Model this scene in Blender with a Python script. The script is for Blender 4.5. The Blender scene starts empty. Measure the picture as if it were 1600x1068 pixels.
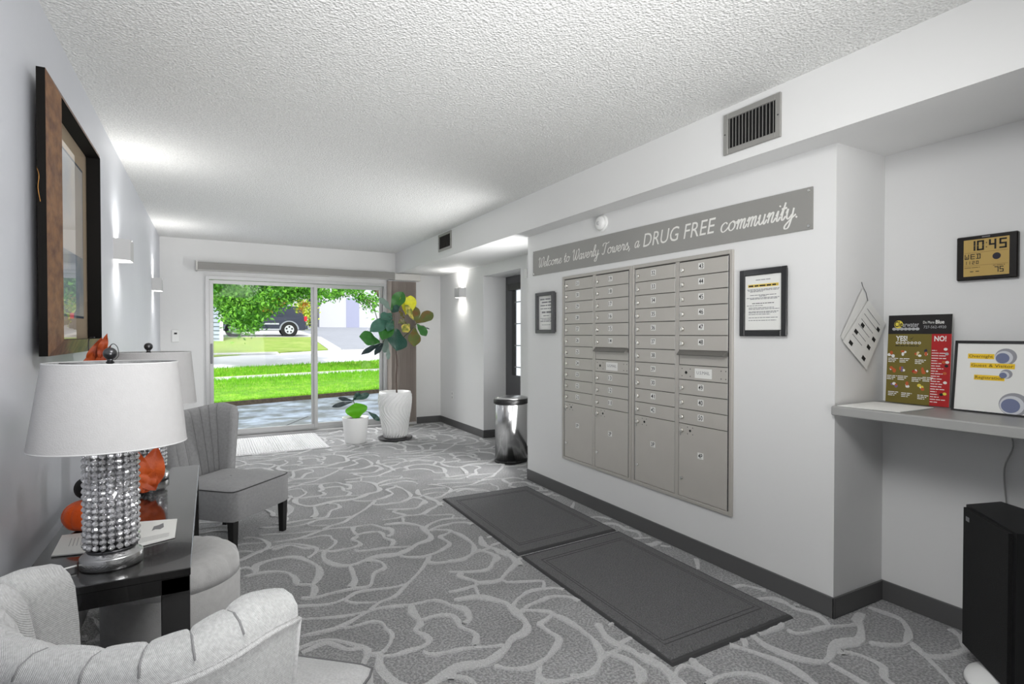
import bpy, bmesh, math, random
from mathutils import Vector, Matrix
import numpy as np
random.seed(7)
sc = bpy.context.scene
COL = sc.collection
PI = math.pi

# ------------------------------------------------------------------ camera
FPX, CX, CY, H = 863.0, 800.0, 534.0, 1.31
YAW = math.atan(472/863); PITCH = -math.atan(13/math.hypot(863, 472))
Fw = np.array([math.sin(YAW)*math.cos(PITCH), math.cos(YAW)*math.cos(PITCH), math.sin(PITCH)])
Rt = np.array([math.cos(YAW), -math.sin(YAW), 0.0]); Up = np.cross(Rt, Fw)
cam = bpy.data.objects.new('camera', bpy.data.cameras.new('camera')); COL.objects.link(cam)
cam.data.sensor_width = 36; cam.data.lens = FPX/1600*36; cam.data.clip_start = .02; cam.data.clip_end = 400
cam.location = (0, 0, H); cam.rotation_euler = (PI/2+PITCH, 0, -YAW)
sc.camera = cam
def hit(ax, val, u, v):                       # measured picture point -> point of the room plane axis=val
    d = Fw+Rt*(u-CX)/FPX-Up*(v-CY)/FPX; c = np.array([0, 0, H]); t = (val-c[ax])/d[ax]
    return Vector((c+t*d).tolist())

# ------------------------------------------------------------------ world, lights, exposure
w = bpy.data.worlds.new('world'); sc.world = w; w.use_nodes = True
bg = w.node_tree.nodes['Background']; bg.inputs[0].default_value = (.93, .96, 1, 1); bg.inputs[1].default_value = 1.15
def lamp(name, kind, loc, energy, size=None, size_y=None, aim=None, color=(1, 1, 1), angle=None):
    d = bpy.data.lights.new(name, kind); d.energy = energy; d.color = color
    if kind == 'AREA':
        d.shape = 'RECTANGLE'; d.size = size; d.size_y = size_y or size
    elif kind == 'SUN': d.angle = angle
    elif size is not None: d.shadow_soft_size = size
    o = bpy.data.objects.new(name, d); COL.objects.link(o); o.location = loc
    if aim is not None: o.rotation_euler = (Vector(aim)-Vector(loc)).to_track_quat('-Z', 'Y').to_euler()
    return o
lamp('sun_light', 'SUN', (0, -20, 30), 2.7, aim=(6, 8, 0), angle=.03, color=(1, .97, .9))
lamp('fill_overhead', 'AREA', (.72, .85, 2.44), 43, .9, 1.0, aim=(1.2, 1.9, 0))  # added fill above the view, lifts the floor and mail wall
lamp('fill_outside_door', 'AREA', (1.1, 9.4, 3.1), 190, 3.0, 1.2, aim=(1.2, 6.0, 0))  # added fill out of sight above the glass door, brightens the far floor
l_ = lamp('fill_behind_camera', 'AREA', (.7, -.7, .95), 29, 1.2, 1.0, aim=(.95, 2.6, 2.48)); l_.data.spread = math.radians(85)  # unseen fill added behind the camera to lighten the ceiling
l_ = lamp('fill_recess', 'AREA', (2.80, 4.52, 1.0), 26, .35, 1.6, aim=(-.5, 5.5, 1.6)); l_.data.spread = math.radians(150)  # fill added out of sight behind the mail wall for the far end
sc.view_settings.view_transform = 'Standard'; sc.view_settings.look = 'None'
sc.view_settings.exposure = .2; sc.view_settings.gamma = 1; sc.view_settings.use_curve_mapping = False

# ------------------------------------------------------------------ materials
def lin(c):
    return tuple((x/255/12.92 if x/255 <= .04045 else ((x/255+.055)/1.055)**2.4) for x in c)
MATS = {}
def mat(name, rgb, rough=.6, metal=0, bump=None, var=None, trans=0, ior=1.5, coat=0, spec=.5, emit=None, sheen=0, two=None, alpha=None):
    """bump=(scale,strength,kind) var=(scale,amount) two=(rgb2,scale,lo,hi) second colour by noise"""
    if name in MATS: return MATS[name]
    m = bpy.data.materials.new(name); m.use_nodes = True; nt = m.node_tree; p = nt.nodes['Principled BSDF']
    c = lin(rgb)+(1,)
    p.inputs['Base Color'].default_value = c; p.inputs['Roughness'].default_value = rough; p.inputs['Metallic'].default_value = metal
    p.inputs['Transmission Weight'].default_value = trans; p.inputs['IOR'].default_value = ior
    p.inputs['Coat Weight'].default_value = coat; p.inputs['Specular IOR Level'].default_value = spec
    p.inputs['Sheen Weight'].default_value = sheen
    if emit: p.inputs['Emission Color'].default_value = lin(emit[0])+(1,); p.inputs['Emission Strength'].default_value = emit[1]
    tc = nt.nodes.new('ShaderNodeTexCoord')
    col = None
    if two:
        n = nt.nodes.new('ShaderNodeTexNoise'); n.inputs['Scale'].default_value = two[1]; n.inputs['Detail'].default_value = 5
        nt.links.new(tc.outputs['Object'], n.inputs['Vector'])
        r = nt.nodes.new('ShaderNodeValToRGB'); r.color_ramp.elements[0].position = two[2]; r.color_ramp.elements[1].position = two[3]
        r.color_ramp.elements[0].color = c; r.color_ramp.elements[1].color = lin(two[0])+(1,)
        nt.links.new(n.outputs['Fac'], r.inputs['Fac']); col = r.outputs['Color']
    if var:
        n = nt.nodes.new('ShaderNodeTexNoise'); n.inputs['Scale'].default_value = var[0]; n.inputs['Detail'].default_value = 4
        nt.links.new(tc.outputs['Object'], n.inputs['Vector'])
        mr = nt.nodes.new('ShaderNodeMapRange'); mr.inputs['From Min'].default_value = .3; mr.inputs['From Max'].default_value = .7
        mr.inputs['To Min'].default_value = 1-var[1]; mr.inputs['To Max'].default_value = 1+var[1]
        nt.links.new(n.outputs['Fac'], mr.inputs['Value'])
        hs = nt.nodes.new('ShaderNodeHueSaturation'); hs.inputs['Color'].default_value = c
        if col: nt.links.new(col, hs.inputs['Color'])
        nt.links.new(mr.outputs['Result'], hs.inputs['Value']); col = hs.outputs['Color']
    if col: nt.links.new(col, p.inputs['Base Color'])
    if bump:
        kind = bump[2] if len(bump) > 2 else 'noise'
        if kind == 'noise':
            n = nt.nodes.new('ShaderNodeTexNoise'); n.inputs['Detail'].default_value = 3; out = 'Fac'
        elif kind == 'voronoi':
            n = nt.nodes.new('ShaderNodeTexVoronoi'); out = 'Distance'
        else:
            n = nt.nodes.new('ShaderNodeTexWave'); n.bands_direction = kind; out = 'Fac'; n.inputs['Distortion'].default_value = 1.0
        n.inputs['Scale'].default_value = bump[0]
        nt.links.new(tc.outputs['Object'], n.inputs['Vector'])
        b = nt.nodes.new('ShaderNodeBump'); b.inputs['Strength'].default_value = bump[1]; b.inputs['Distance'].default_value = bump[3] if len(bump) > 3 else .01
        nt.links.new(n.outputs[out], b.inputs['Height']); nt.links.new(b.outputs['Normal'], p.inputs['Normal'])
    MATS[name] = m; return m

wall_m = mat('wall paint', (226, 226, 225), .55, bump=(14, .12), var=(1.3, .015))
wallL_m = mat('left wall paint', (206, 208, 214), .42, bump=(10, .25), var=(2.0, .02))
ceil_m = mat('popcorn ceiling', (228, 228, 226), .95, bump=(100, .6, 'voronoi', .008), var=(110, .13))
carpet_m = mat('carpet', (128, 128, 129), .95, bump=(190, 1.0, 'noise', .02), var=(2.6, .22), two=((186, 186, 187), 95, .42, .60), sheen=.4)
carpetline_m = mat('carpet raised pile', (218, 218, 218), .95, bump=(190, 1.0, 'noise', .02), var=(120, .14), sheen=.4)
base_m = mat('baseboard vinyl', (88, 88, 88), .45)
mail_m = mat('mailbox metal', (182, 178, 171), .4, .15, bump=(400, .05))
maildoor_m = mat('mailbox door metal', (188, 184, 177), .38, .15, bump=(300, .05), var=(8, .02))
maildark_m = mat('mailbox joint', (84, 82, 79), .5, .3)
steel_m = mat('brushed steel', (190, 190, 190), .25, 1, bump=(200, .1))
chrome_m = mat('chrome', (225, 225, 222), .12, 1)
darkmetal_m = mat('dark gunmetal', (90, 90, 92), .3, .9)
black_m = mat('black plastic', (20, 20, 20), .35)
blackframe_m = mat('black frame', (26, 26, 27), .3, coat=.3)
blackwood_m = mat('black lacquer wood', (16, 15, 15), .16, coat=.6, bump=(5, .04), spec=.4)
paper_m = mat('paper', (232, 232, 228), .8)
white_m = mat('white plastic', (236, 236, 234), .35)
ink_m = mat('ink', (24, 24, 24), .7)
grayink_m = mat('gray ink', (130, 130, 132), .8)
sign_m = mat('sign aluminium', (152, 151, 147), .36, .15, var=(1.2, .05))
letter_m = mat('sign lettering', (232, 231, 226), .5)
def pane_mat(name, f0):
    m = bpy.data.materials.new(name); m.use_nodes = True; nt = m.node_tree; nt.nodes.remove(nt.nodes['Principled BSDF'])
    a = nt.nodes.new('ShaderNodeBsdfTransparent'); b = nt.nodes.new('ShaderNodeBsdfGlossy'); b.inputs['Roughness'].default_value = .01
    fr = nt.nodes.new('ShaderNodeFresnel'); fr.inputs['IOR'].default_value = f0; mx = nt.nodes.new('ShaderNodeMixShader')
    ge = nt.nodes.new('ShaderNodeNewGeometry'); mm = nt.nodes.new('ShaderNodeMath'); mm.operation = 'SUBTRACT'; mm.use_clamp = True
    nt.links.new(fr.outputs[0], mm.inputs[0]); nt.links.new(ge.outputs['Backfacing'], mm.inputs[1]); nt.links.new(mm.outputs[0], mx.inputs[0]); nt.links.new(a.outputs[0], mx.inputs[1]); nt.links.new(b.outputs[0], mx.inputs[2])
    nt.links.new(mx.outputs[0], nt.nodes['Material Output'].inputs['Surface']); return m
glass_m = pane_mat('clear glass', 1.16)
alu_m = mat('aluminium', (178, 178, 178), .38, .55)
graychair_m = mat('gray upholstery', (142, 142, 143), .95, bump=(420, .6), var=(60, .10), sheen=.3)
lightchair_m = mat('light gray upholstery', (176, 176, 176), .95, bump=(170, .35, 'DIAGONAL', .004), var=(170, .14), sheen=.3)
ottoman_m = mat('ottoman velvet', (182, 181, 180), .9, bump=(300, .3), var=(40, .06), sheen=.5)
leg_m = mat('black chair leg', (18, 17, 17), .3)
mat_m = mat('entrance mat', (104, 104, 105), .95, bump=(110, 1.0, 'voronoi'), var=(150, .3))
matline_m = mat('mat groove', (62, 62, 63), .95)
shade_m = mat('linen lampshade', (184, 183, 183), .9, bump=(260, .15), var=(50, .02))
shadein_m = mat('shade lining', (190, 190, 190), .9, var=(90, .2))
brown_m = mat('brown burl frame', (126, 88, 54), .5, bump=(40, .2), two=((84, 50, 26), 26, .35, .68), coat=.1)
frameblk_m = mat('black frame return', (14, 12, 10), .7, spec=.15)
soil_m = mat('soil', (48, 42, 36), 1, bump=(60, .8))
pot_m = mat('white ceramic', (236, 236, 235), .35)
orange_m = mat('orange fabric', (250, 96, 14), .85, bump=(120, .3), sheen=.3)
leafor_m = mat('orange leaf', (196, 84, 24), .55, bump=(30, .3), two=((150, 54, 14), 14, .4, .65))

# ------------------------------------------------------------------ mesh helper
class MB:
    def __init__(s): s.v = []; s.f = []; s.mi = []; s.sm = []
    def add(s, vs, fs, mi=0, smooth=False):
        o = len(s.v); s.v += [tuple(v) for v in vs]
        for f in fs: s.f.append(tuple(i+o for i in f)); s.mi.append(mi); s.sm.append(smooth)
        return s
    def box(s, a, b, mi=0, bev=0.0):
        x0, y0, z0 = [min(p, q) for p, q in zip(a, b)]; x1, y1, z1 = [max(p, q) for p, q in zip(a, b)]
        if bev <= 0:
            vs = [(x0,y0,z0),(x1,y0,z0),(x1,y1,z0),(x0,y1,z0),(x0,y0,z1),(x1,y0,z1),(x1,y1,z1),(x0,y1,z1)]
            return s.add(vs, [(0,3,2,1),(4,5,6,7),(0,1,5,4),(1,2,6,5),(2,3,7,6),(3,0,4,7)], mi)
        bm = bmesh.new(); bmesh.ops.create_cube(bm, size=1)
        for v in bm.verts: v.co = ((x0+x1)/2+v.co.x*(x1-x0), (y0+y1)/2+v.co.y*(y1-y0), (z0+z1)/2+v.co.z*(z1-z0))
        seg = 3 if bev > .012 else 1
        bmesh.ops.bevel(bm, geom=bm.edges[:], offset=bev, segments=seg, affect='EDGES', profile=.5)
        bm.verts.index_update(); s.add([v.co[:] for v in bm.verts], [[v.index for v in f.verts] for f in bm.faces], mi, seg > 1); bm.free(); return s
    def cyl(s, c, r, h, axis=2, n=20, mi=0, r2=None, smooth=True):
        r2 = r if r2 is None else r2; vs = []
        for k, rr in ((0, r), (1, r2)):
            for i in range(n):
                a = 2*PI*i/n; p = [math.cos(a)*rr, math.sin(a)*rr, k*h]
                q = {2: (p[0], p[1], p[2]), 1: (p[1], p[2], p[0]), 0: (p[2], p[0], p[1])}[axis]
                vs.append((c[0]+q[0], c[1]+q[1], c[2]+q[2]))
        s.add(vs, [(i, (i+1) % n, n+(i+1) % n, n+i) for i in range(n)], mi, smooth)
        return s.add(vs, [tuple(range(n))[::-1], tuple(range(n, 2*n))], mi, False)
    def lathe(s, c, prof, n=32, sx=1, sy=1, mi=0, rf=None, closed=True):
        """prof list of (r,z); rf(angle, r, z)->r modifies the radius"""
        vs = []
        for r, z in prof:
            for i in range(n):
                a = 2*PI*i/n; rr = rf(a, r, z) if rf else r
                vs.append((c[0]+math.cos(a)*rr*sx, c[1]+math.sin(a)*rr*sy, c[2]+z))
        m = len(prof)
        fs = [(j*n+i, j*n+(i+1) % n, (j+1)*n+(i+1) % n, (j+1)*n+i) for j in range(m-1) for i in range(n)]
        if closed: fs += [tuple(range(n))[::-1], tuple(range((m-1)*n, m*n))]
        return s.add(vs, fs, mi, True)
    def tube(s, pts, r, n=8, mi=0, caps=True):
        pts = [Vector(p) for p in pts]; m = len(pts); rs = r if isinstance(r, (list, tuple)) else [r]*m
        vs = []; ref = None
        for i, p in enumerate(pts):
            t = (pts[min(i+1, m-1)]-pts[max(i-1, 0)]).normalized()
            if ref is None: ref = t.orthogonal().normalized()
            ref = (ref-t*ref.dot(t)).normalized(); b = t.cross(ref)
            for k in range(n):
                a = 2*PI*k/n; vs.append(p+(ref*math.cos(a)+b*math.sin(a))*rs[i])
        fs = [(j*n+i, j*n+(i+1) % n, (j+1)*n+(i+1) % n, (j+1)*n+i) for j in range(m-1) for i in range(n)]
        s.add(vs, fs, mi, True)
        if caps: s.add(vs, [tuple(range(n))[::-1], tuple(range((m-1)*n, m*n))], mi)
        return s
    def sphere(s, c, r, n=16, m=10, mi=0, sz=1):
        prof = [(max(1e-5, r*math.sin(PI*j/m)), -r*sz*math.cos(PI*j/m)) for j in range(m+1)]
        return s.lathe(c, prof, n, mi=mi)
    def prism(s, poly, z0, z1, mi=0):
        """poly list of (x,y) ccw; extruded along z"""
        n = len(poly); vs = [(x, y, z0) for x, y in poly]+[(x, y, z1) for x, y in poly]
        return s.add(vs, [tuple(range(n))[::-1], tuple(range(n, 2*n))]+[(i, (i+1) % n, n+(i+1) % n, n+i) for i in range(n)], mi)
    def grid(s, fn, nu, nv, mi=0, wrap=False, smooth=True):
        vs = [fn(i/(nu-(0 if wrap else 1)), j/(nv-1)) for j in range(nv) for i in range(nu)]
        mu = nu if wrap else nu-1
        return s.add(vs, [(j*nu+i, j*nu+(i+1) % nu, (j+1)*nu+(i+1) % nu, (j+1)*nu+i) for j in range(nv-1) for i in range(mu)], mi, smooth)
    def xf(s, M): s.v = [tuple(M @ Vector(v)) for v in s.v]; return s
    def merge(s, o, M=None, mi=None):
        return s._m([tuple(M @ Vector(v)) for v in o.v] if M else o.v, o, mi)
    def _m(s, vs, o, mi):
        k = len(s.v); s.v += vs; s.f += [tuple(i+k for i in f) for f in o.f]; s.mi += (o.mi if mi is None else [mi]*len(o.f)); s.sm += o.sm; return s
    def build(s, name, mats, parent=None, local=False):
        me = bpy.data.meshes.new(name)
        vs = s.v
        if parent is not None and not local:      # vertices given in world space
            inv = root_matrix(parent).inverted(); vs = [tuple(inv @ Vector(v)) for v in vs]
        me.from_pydata(vs, [], s.f); mats = mats if isinstance(mats, (list, tuple)) else [mats]
        for m in mats: me.materials.append(m)
        me.polygons.foreach_set('material_index', s.mi); me.polygons.foreach_set('use_smooth', s.sm)
        me.update()
        bm = bmesh.new(); bm.from_mesh(me)
        if len(bm.faces) < 60000:
            bmesh.ops.remove_doubles(bm, verts=bm.verts, dist=1e-6); bmesh.ops.recalc_face_normals(bm, faces=bm.faces)
            bm.to_mesh(me)
        bm.free()
        o = bpy.data.objects.new(name, me); COL.objects.link(o)
        if parent is not None: o.parent = parent
        return o
def root_matrix(o):
    while o.parent is not None: o = o.parent
    return Matrix.Translation(o.location) @ o.rotation_euler.to_matrix().to_4x4()
def tag(o, label, cat, group=None):
    o['label'] = label; o['category'] = cat
    if group: o['group'] = group
    return o
def thing(name, label, cat, loc=(0, 0, 0), rz=0, group=None):
    o = bpy.data.objects.new(name, None); COL.objects.link(o); o.location = loc; o.rotation_euler = (0, 0, rz); o.empty_display_size = .1
    return tag(o, label, cat, group)
def struct(o, label, cat=None):
    o['kind'] = 'structure'; o['label'] = label; o['category'] = cat or 'room structure'; return o
def catmull(pts, k=5):
    P = [Vector(p) for p in pts]; P = [P[0]*2-P[1]]+P+[P[-1]*2-P[-2]]; out = []
    for i in range(1, len(P)-2):
        for j in range(k):
            t = j/k; a, b, c, d = P[i-1:i+3]
            out.append(.5*((2*b)+(c-a)*t+(2*a-5*b+4*c-d)*t*t+(3*b-a-3*c+d)*t**3))
    return out+[P[-2]]
TXT = {}
def text_mb(s, h, mi=0, shear=0, width=None, bold=0, align='C'):
    """flat lettering in the xy plane, cap height h, centred (or left) on the origin"""
    key = (s, shear, bold)
    if key not in TXT:
        cu = bpy.data.curves.new('t', 'FONT'); cu.body = s; cu.size = 1; cu.shear = shear; cu.offset = bold; cu.resolution_u = 3
        o = bpy.data.objects.new('t', cu); COL.objects.link(o)
        me = bpy.data.meshes.new_from_object(o); vs = [v.co[:] for v in me.vertices]; fs = [tuple(p.vertices) for p in me.polygons]
        bpy.data.objects.remove(o); bpy.data.curves.remove(cu); bpy.data.meshes.remove(me); TXT[key] = (vs, fs)
    vs, fs = TXT[key]; xs = [v[0] for v in vs]; k = h/.69; x0, x1 = min(xs), max(xs)
    kx = k if width is None else width/(x1-x0); ox = (x0+x1)/2 if align == 'C' else x0
    m = MB(); m.add([((v[0]-ox)*kx, v[1]*k-(h/2 if align == 'C' else 0), 0) for v in vs], fs, mi); return m
def face_to(origin, direction):
    """matrix taking a flat xy drawing to a wall: direction is where the front looks"""
    d = {'-X': ((0, -1, 0), (0, 0, 1)), '+X': ((0, 1, 0), (0, 0, 1)), '-Y': ((1, 0, 0), (0, 0, 1)), '+Z': ((1, 0, 0), (0, 1, 0))}[direction]
    x, y = Vector(d[0]), Vector(d[1]); z = x.cross(y)
    M = Matrix.Identity(4)
    for i in range(3): M[i][0], M[i][1], M[i][2], M[i][3] = x[i], y[i], z[i], origin[i]
    return M
def rect(m, x0, y0, x1, y1, z=0, mi=0): return m.add([(x0,y0,z),(x1,y0,z),(x1,y1,z),(x0,y1,z)], [(0,1,2,3)], mi)
def disc(m, x, y, rx, ry, z=0, mi=0, n=28): return m.add([(x+rx*math.cos(2*PI*i/n), y+ry*math.sin(2*PI*i/n), z) for i in range(n)], [tuple(range(n))], mi)
def textlines(m, x0, x1, y, h, z, mi, rnd, fill=1.0):
    """a row of unreadably small words"""
    x = x0; end = x0+(x1-x0)*fill
    while x < end:
        wd = rnd.uniform(2, 6)*h; rect(m, x, y, min(x+wd, end), y+h*.75, z, mi); x += wd+h*.6

# ------------------------------------------------------------------ room shell
XL, YF, ZC = -.52, 7.8, 2.48
XM, XR, XA, XS, ZS = 2.52, 3.04, 2.92, 2.35, 2.187
YC, YE = 1.513, 4.31           # mail wall near and far ends
YB = -3.0
floor = struct(MB().box((-.7, YB, -.1), (3.9, YF+.02, 0)).build('floor', carpet_m), 'gray patterned carpet floor of the lobby')
struct(MB().box((-.7, YB, ZC), (3.9, YF+.2, ZC+.1)).build('ceiling', ceil_m), 'white popcorn textured ceiling')
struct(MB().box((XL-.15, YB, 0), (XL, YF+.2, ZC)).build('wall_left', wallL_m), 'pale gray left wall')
struct(MB().box((XL-.15, YB-.15, 0), (3.9, YB, ZC)).build('wall_back', wall_m), 'white wall behind the camera')
DX0, DX1, DZ1 = -.045, 2.215, 2.035      # glass door opening
m = MB(); m.box((XL, YF, 0), (DX0, YF+.2, ZC)); m.box((DX1, YF, 0), (XR+.2, YF+.2, ZC)); m.box((DX0, YF, DZ1), (DX1, YF+.2, ZC))
struct(m.build('wall_far', wall_m), 'white far wall around the sliding glass door')
struct(MB().box((XM, YC, 0), (XA+.3, YE, ZS+.02), bev=0).build('wall_right', wall_m), 'white wall holding the mailboxes')
m = MB(); m.box((XR, 6.31, 0), (XR+.36, YF, ZC)); m.box((XR, 4.2, 0), (XR+.36, 5.36, ZC)); m.box((XR, 5.36, 2.05), (XR+.36, 6.31, ZC))
struct(m.build('wall_recess', wall_m), 'white recessed wall with a side doorway')
struct(MB().box((XS, YB, ZS), (3.9, YF, ZC)).build('trim_1', wall_m), 'white boxed soffit running above the mailboxes')
struct(MB().box((XA, -.9, 0), (XA+.2, YC+.01, ZS+.02)).build('wall_alcove', wall_m), 'white back wall of the counter alcove')
struct(MB().box((XM, YB, 0), (3.2, -.9, ZS+.02)).build('wall_entry', wall_m), 'white wall beside the entry')
def bb(name, segs, label):
    m = MB()
    for a, b in segs: m.box(a+(0,), b+(.098,), bev=.003)
    return struct(m.build(name, base_m), label)
bb('baseboard_left', [((XL, YB), (XL+.008, YF))], 'dark gray vinyl baseboard on the left wall')
bb('baseboard_far', [((DX1+.45, YF-.008), (XR, YF)), ((XL, YF-.008), (DX0-.02, YF))], 'dark gray vinyl baseboard on the far wall')
bb('baseboard_right', [((XM-.01, YC-.01), (XM, YE)), ((XM-.01, YC-.01), (XA, YC))], 'dark gray vinyl baseboard under the mailboxes')
bb('baseboard_recess', [((XR-.008, 6.30), (XR, YF)), ((XR, 6.30), (XR+.36, 6.31)), ((XR-.008, 4.31), (XR, 5.36))], 'dark gray vinyl baseboard on the recessed wall')
bb('baseboard_alcove', [((XA-.01, -.9), (XA, YC))], 'dark gray vinyl baseboard in the alcove')

# ---- raised pale lines of the carpet pattern, measured on the floor, one repeat every 1.235 m
def z1(p): return (380+p[0]/4.3056, 820+p[1]/4.3056)
def z2(p): return (700+p[0]/4.444, 860+p[1]/4.444)
T = [(z1, 7, [(390,750),(640,690),(850,580),(1000,550),(1120,540),(1260,510),(1330,515),(1430,560),(1500,590),(1520,630),(1490,670)]),
 (z1, 6, [(250,650),(390,635),(560,625),(700,610),(830,580)]), (z1, 7, [(850,575),(920,520),(1020,480),(1100,400),(1180,320),(1240,240),(1262,205)]),
 (z2, 13, [(20,900),(50,830),(250,790),(380,700),(440,620),(540,560),(540,500),(490,450),(430,390),(380,360),(220,325),(40,345)]),
 (z2, 6, [(0,700),(150,675),(300,665),(390,655)]), (z2, 9, [(0,440),(60,480),(90,530),(190,580),(190,660)]), (z2, 10, [(0,380),(110,400),(140,450),(150,480),(110,510)]),
 (z2, 9, [(500,430),(560,415),(690,425),(720,440),(680,480),(640,515),(700,560),(770,620),(720,710),(650,770),(560,815),(420,820),(320,800)]),
 (z2, 10, [(720,440),(830,490),(960,580),(1030,650),(1060,720),(1050,780),(1000,850),(880,890),(740,915),(650,900),(620,830)]),
 (z2, 8, [(440,400),(480,340),(560,285),(660,265),(770,262),(900,300)]), (z2, 8, [(500,430),(560,380),(640,350),(720,320),(850,325),(960,380)]),
 (z2, 6, [(660,265),(660,215),(560,215),(420,220),(370,200)]),
 (z2, 6, [(0,70),(100,60),(200,10),(300,-20)]), (z2, 9, [(330,30),(290,120),(200,145),(0,150)]), (z2, 10, [(380,0),(470,80),(410,150),(350,210),(220,225),(180,210),(80,180),(100,155)]),
 (z2, 7, [(0,290),(100,270),(190,240),(220,225)]), (z2, 6, [(190,250),(215,320)]),
 (z2, 13, [(1040,510),(1080,580),(1140,640),(1260,690),(1340,740),(1480,810),(1560,870),(1640,950)]), (z2, 10, [(1090,710),(1200,740),(1310,800),(1360,850),(1320,924)]),
 (z1, 6, [(640,690),(720,690),(850,655),(930,660),(960,700),(1000,730),(990,790),(930,860),(850,870)]),
 (z1, 9, [(390,860),(560,795),(700,835),(820,830),(850,870),(990,880),(1100,850),(1200,820),(1250,780),(1220,740),(1160,710),(1190,670),(1200,640),(1300,610),(1400,610),(1450,650)]),
 (z1, 12, [(1130,540),(1140,590),(1190,650)]), (z1, 7, [(1210,850),(1260,875),(1400,855),(1550,825)]),
 (z1, 7, [(250,550),(390,545),(560,535),(680,500),(780,450),(1000,420),(1100,400)]), (z1, 5, [(680,500),(740,525),(900,520)]),
 (z1, 8, [(390,495),(480,490),(620,455),(740,430),(850,410),(880,330),(950,290),(930,255),(870,240)]), (z1, 12, [(720,280),(750,370),(720,420)]),
 (z1, 10, [(0,350),(150,320),(280,320),(350,360),(360,400),(460,405),(480,440),(460,490)]), (z1, 12, [(80,320),(90,270),(210,230),(340,215),(420,235),(500,280),(510,340),(470,400)]),
 (z1, 6, [(-120,330),(0,290),(50,295),(80,325)]), (z1, 8, [(-100,260),(0,230),(120,175),(310,130),(480,155),(480,190),(430,225)]),
 (z1, 8, [(0,90),(70,85),(150,110),(170,140),(130,170),(100,190)]), (z1, 5, [(-100,150),(0,130),(140,120)]), (z1, 6, [(-150,210),(0,180),(100,190)]),
 (z1, 13, [(550,170),(540,220),(600,262),(720,272),(880,215),(1000,200),(1060,190)])]
base_lines = []
for fn, wd, pts in T:
    wp = [hit(2, 0, *fn(p)) for p in pts]; k = sum(p.y for p in wp)/len(wp)
    base_lines.append(([(p.x, p.y) for p in wp], wd))
RC = [0]
def ribbons(mb, off, jit, rnd, xlim):
    for pts, wd in base_lines:
        P = catmull([(x+off[0], y+off[1], 0) for x, y in pts], 7)
        P = [p for p in P]
        n = len(P); seg = []
        w0 = wd*.00135+.0022; RC[0] += 1; zt_ = .0040+(RC[0]*37 % 101)*.00003; zb_ = .0001+(RC[0]*37 % 101)*.000002
        ph = rnd.uniform(0, 6)
        for i, p in enumerate(P):
            t = (P[min(i+1, n-1)]-P[max(i-1, 0)]); t = t.normalized() if t.length > 1e-6 else Vector((1, 0, 0)); nn = Vector((-t.y, t.x, 0))
            ww = w0*(1+.25*math.sin(i*.35+ph))*(.55 if i in (0, n-1) else 1)
            a = p+nn*(ww+rnd.uniform(-1, 1)*.0022); b = p-nn*(ww+rnd.uniform(-1, 1)*.0022); seg.append((a, b, nn))
        vs = []; ok = []
        for a, b, nn in seg:
            ok.append(xlim(a) and xlim(b))
            vs += [(a.x, a.y, zb_), (a.x-nn.x*.004, a.y-nn.y*.004, zt_), (b.x+nn.x*.004, b.y+nn.y*.004, zt_), (b.x, b.y, zb_)]
        fs = []
        for i in range(n-1):
            if ok[i] and ok[i+1]:
                for k in range(3): fs.append((4*i+k, 4*i+4+k, 4*i+5+k, 4*i+1+k))
        mb.add(vs, fs, 0, False)
mb = MB(); rnd = random.Random(3)
def infloor(p):
    if p.x < -.5 or p.y < .2 or p.y > 7.74 or (1.60 < p.x < 2.365 and 1.605 < p.y < 4.095): return False
    if p.y < 1.49: return p.x < 2.9
    if p.y < 4.33: return p.x < 2.5
    return p.x < 3.02
for ky in range(-2, 6):
    for kx in range(-1, 3):
        ribbons(mb, (kx*1.47, ky*1.235+(kx % 2)*.617), 0, rnd, infloor)
cl = mb.build('carpet_line', carpetline_m, floor); cl['kind'] = 'stuff'; cl['label'] = 'pale raised petal lines in the gray carpet'

# ------------------------------------------------------------------ sliding glass door
door = bpy.data.objects.new('door_1', None); COL.objects.link(door); door.location = (1.08, YF, 0); struct(door, 'aluminium framed sliding glass door to the patio', 'door')
m = MB(); yA, yB = YF-.03, YF+.1
m.box((DX0+.001, yA, 0), (DX0+.04, yB, DZ1-.001)); m.box((DX1-.04, yA, 0), (DX1-.001, yB, DZ1-.001)); m.box((DX0+.04, yA+.001, DZ1-.04), (DX1-.04, yB, DZ1)); m.box((DX0+.04, yA-.02, 0), (DX1-.04, yB, .03)); m.box((DX0+.04, YF+.03, .03), (DX1-.04, YF+.04, .05))
m.build('frame', alu_m, door)
def panel(x0, x1, y, wst, name):
    f = MB(); z0, z1_ = .05, DZ1-.045; d = .03
    f.box((x0, y, z0), (x0+wst, y+d, z1_), bev=.002); f.box((x1-wst, y, z0), (x1, y+d, z1_), bev=.002)
    f.box((x0+wst, y, z0), (x1-wst, y+d, z0+.06)); f.box((x0+wst, y, z1_-.045), (x1-wst, y+d, z1_))
    o = f.build(name, alu_m, door); MB().box((x0+wst, y+.012, z0+.06), (x1-wst, y+.018, z1_-.045)).build('glass_pane', glass_m, o); return o
p1 = panel(DX0+.04, 1.275, YF+.0, .045, 'sliding_panel'); panel(1.20, DX1-.04, YF+.045, .045, 'fixed_panel')
MB().box((DX0+.05, YF-.02, .95), (DX0+.075, YF, 1.2), bev=.004).build('door_handle', darkmetal_m, p1)

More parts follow.
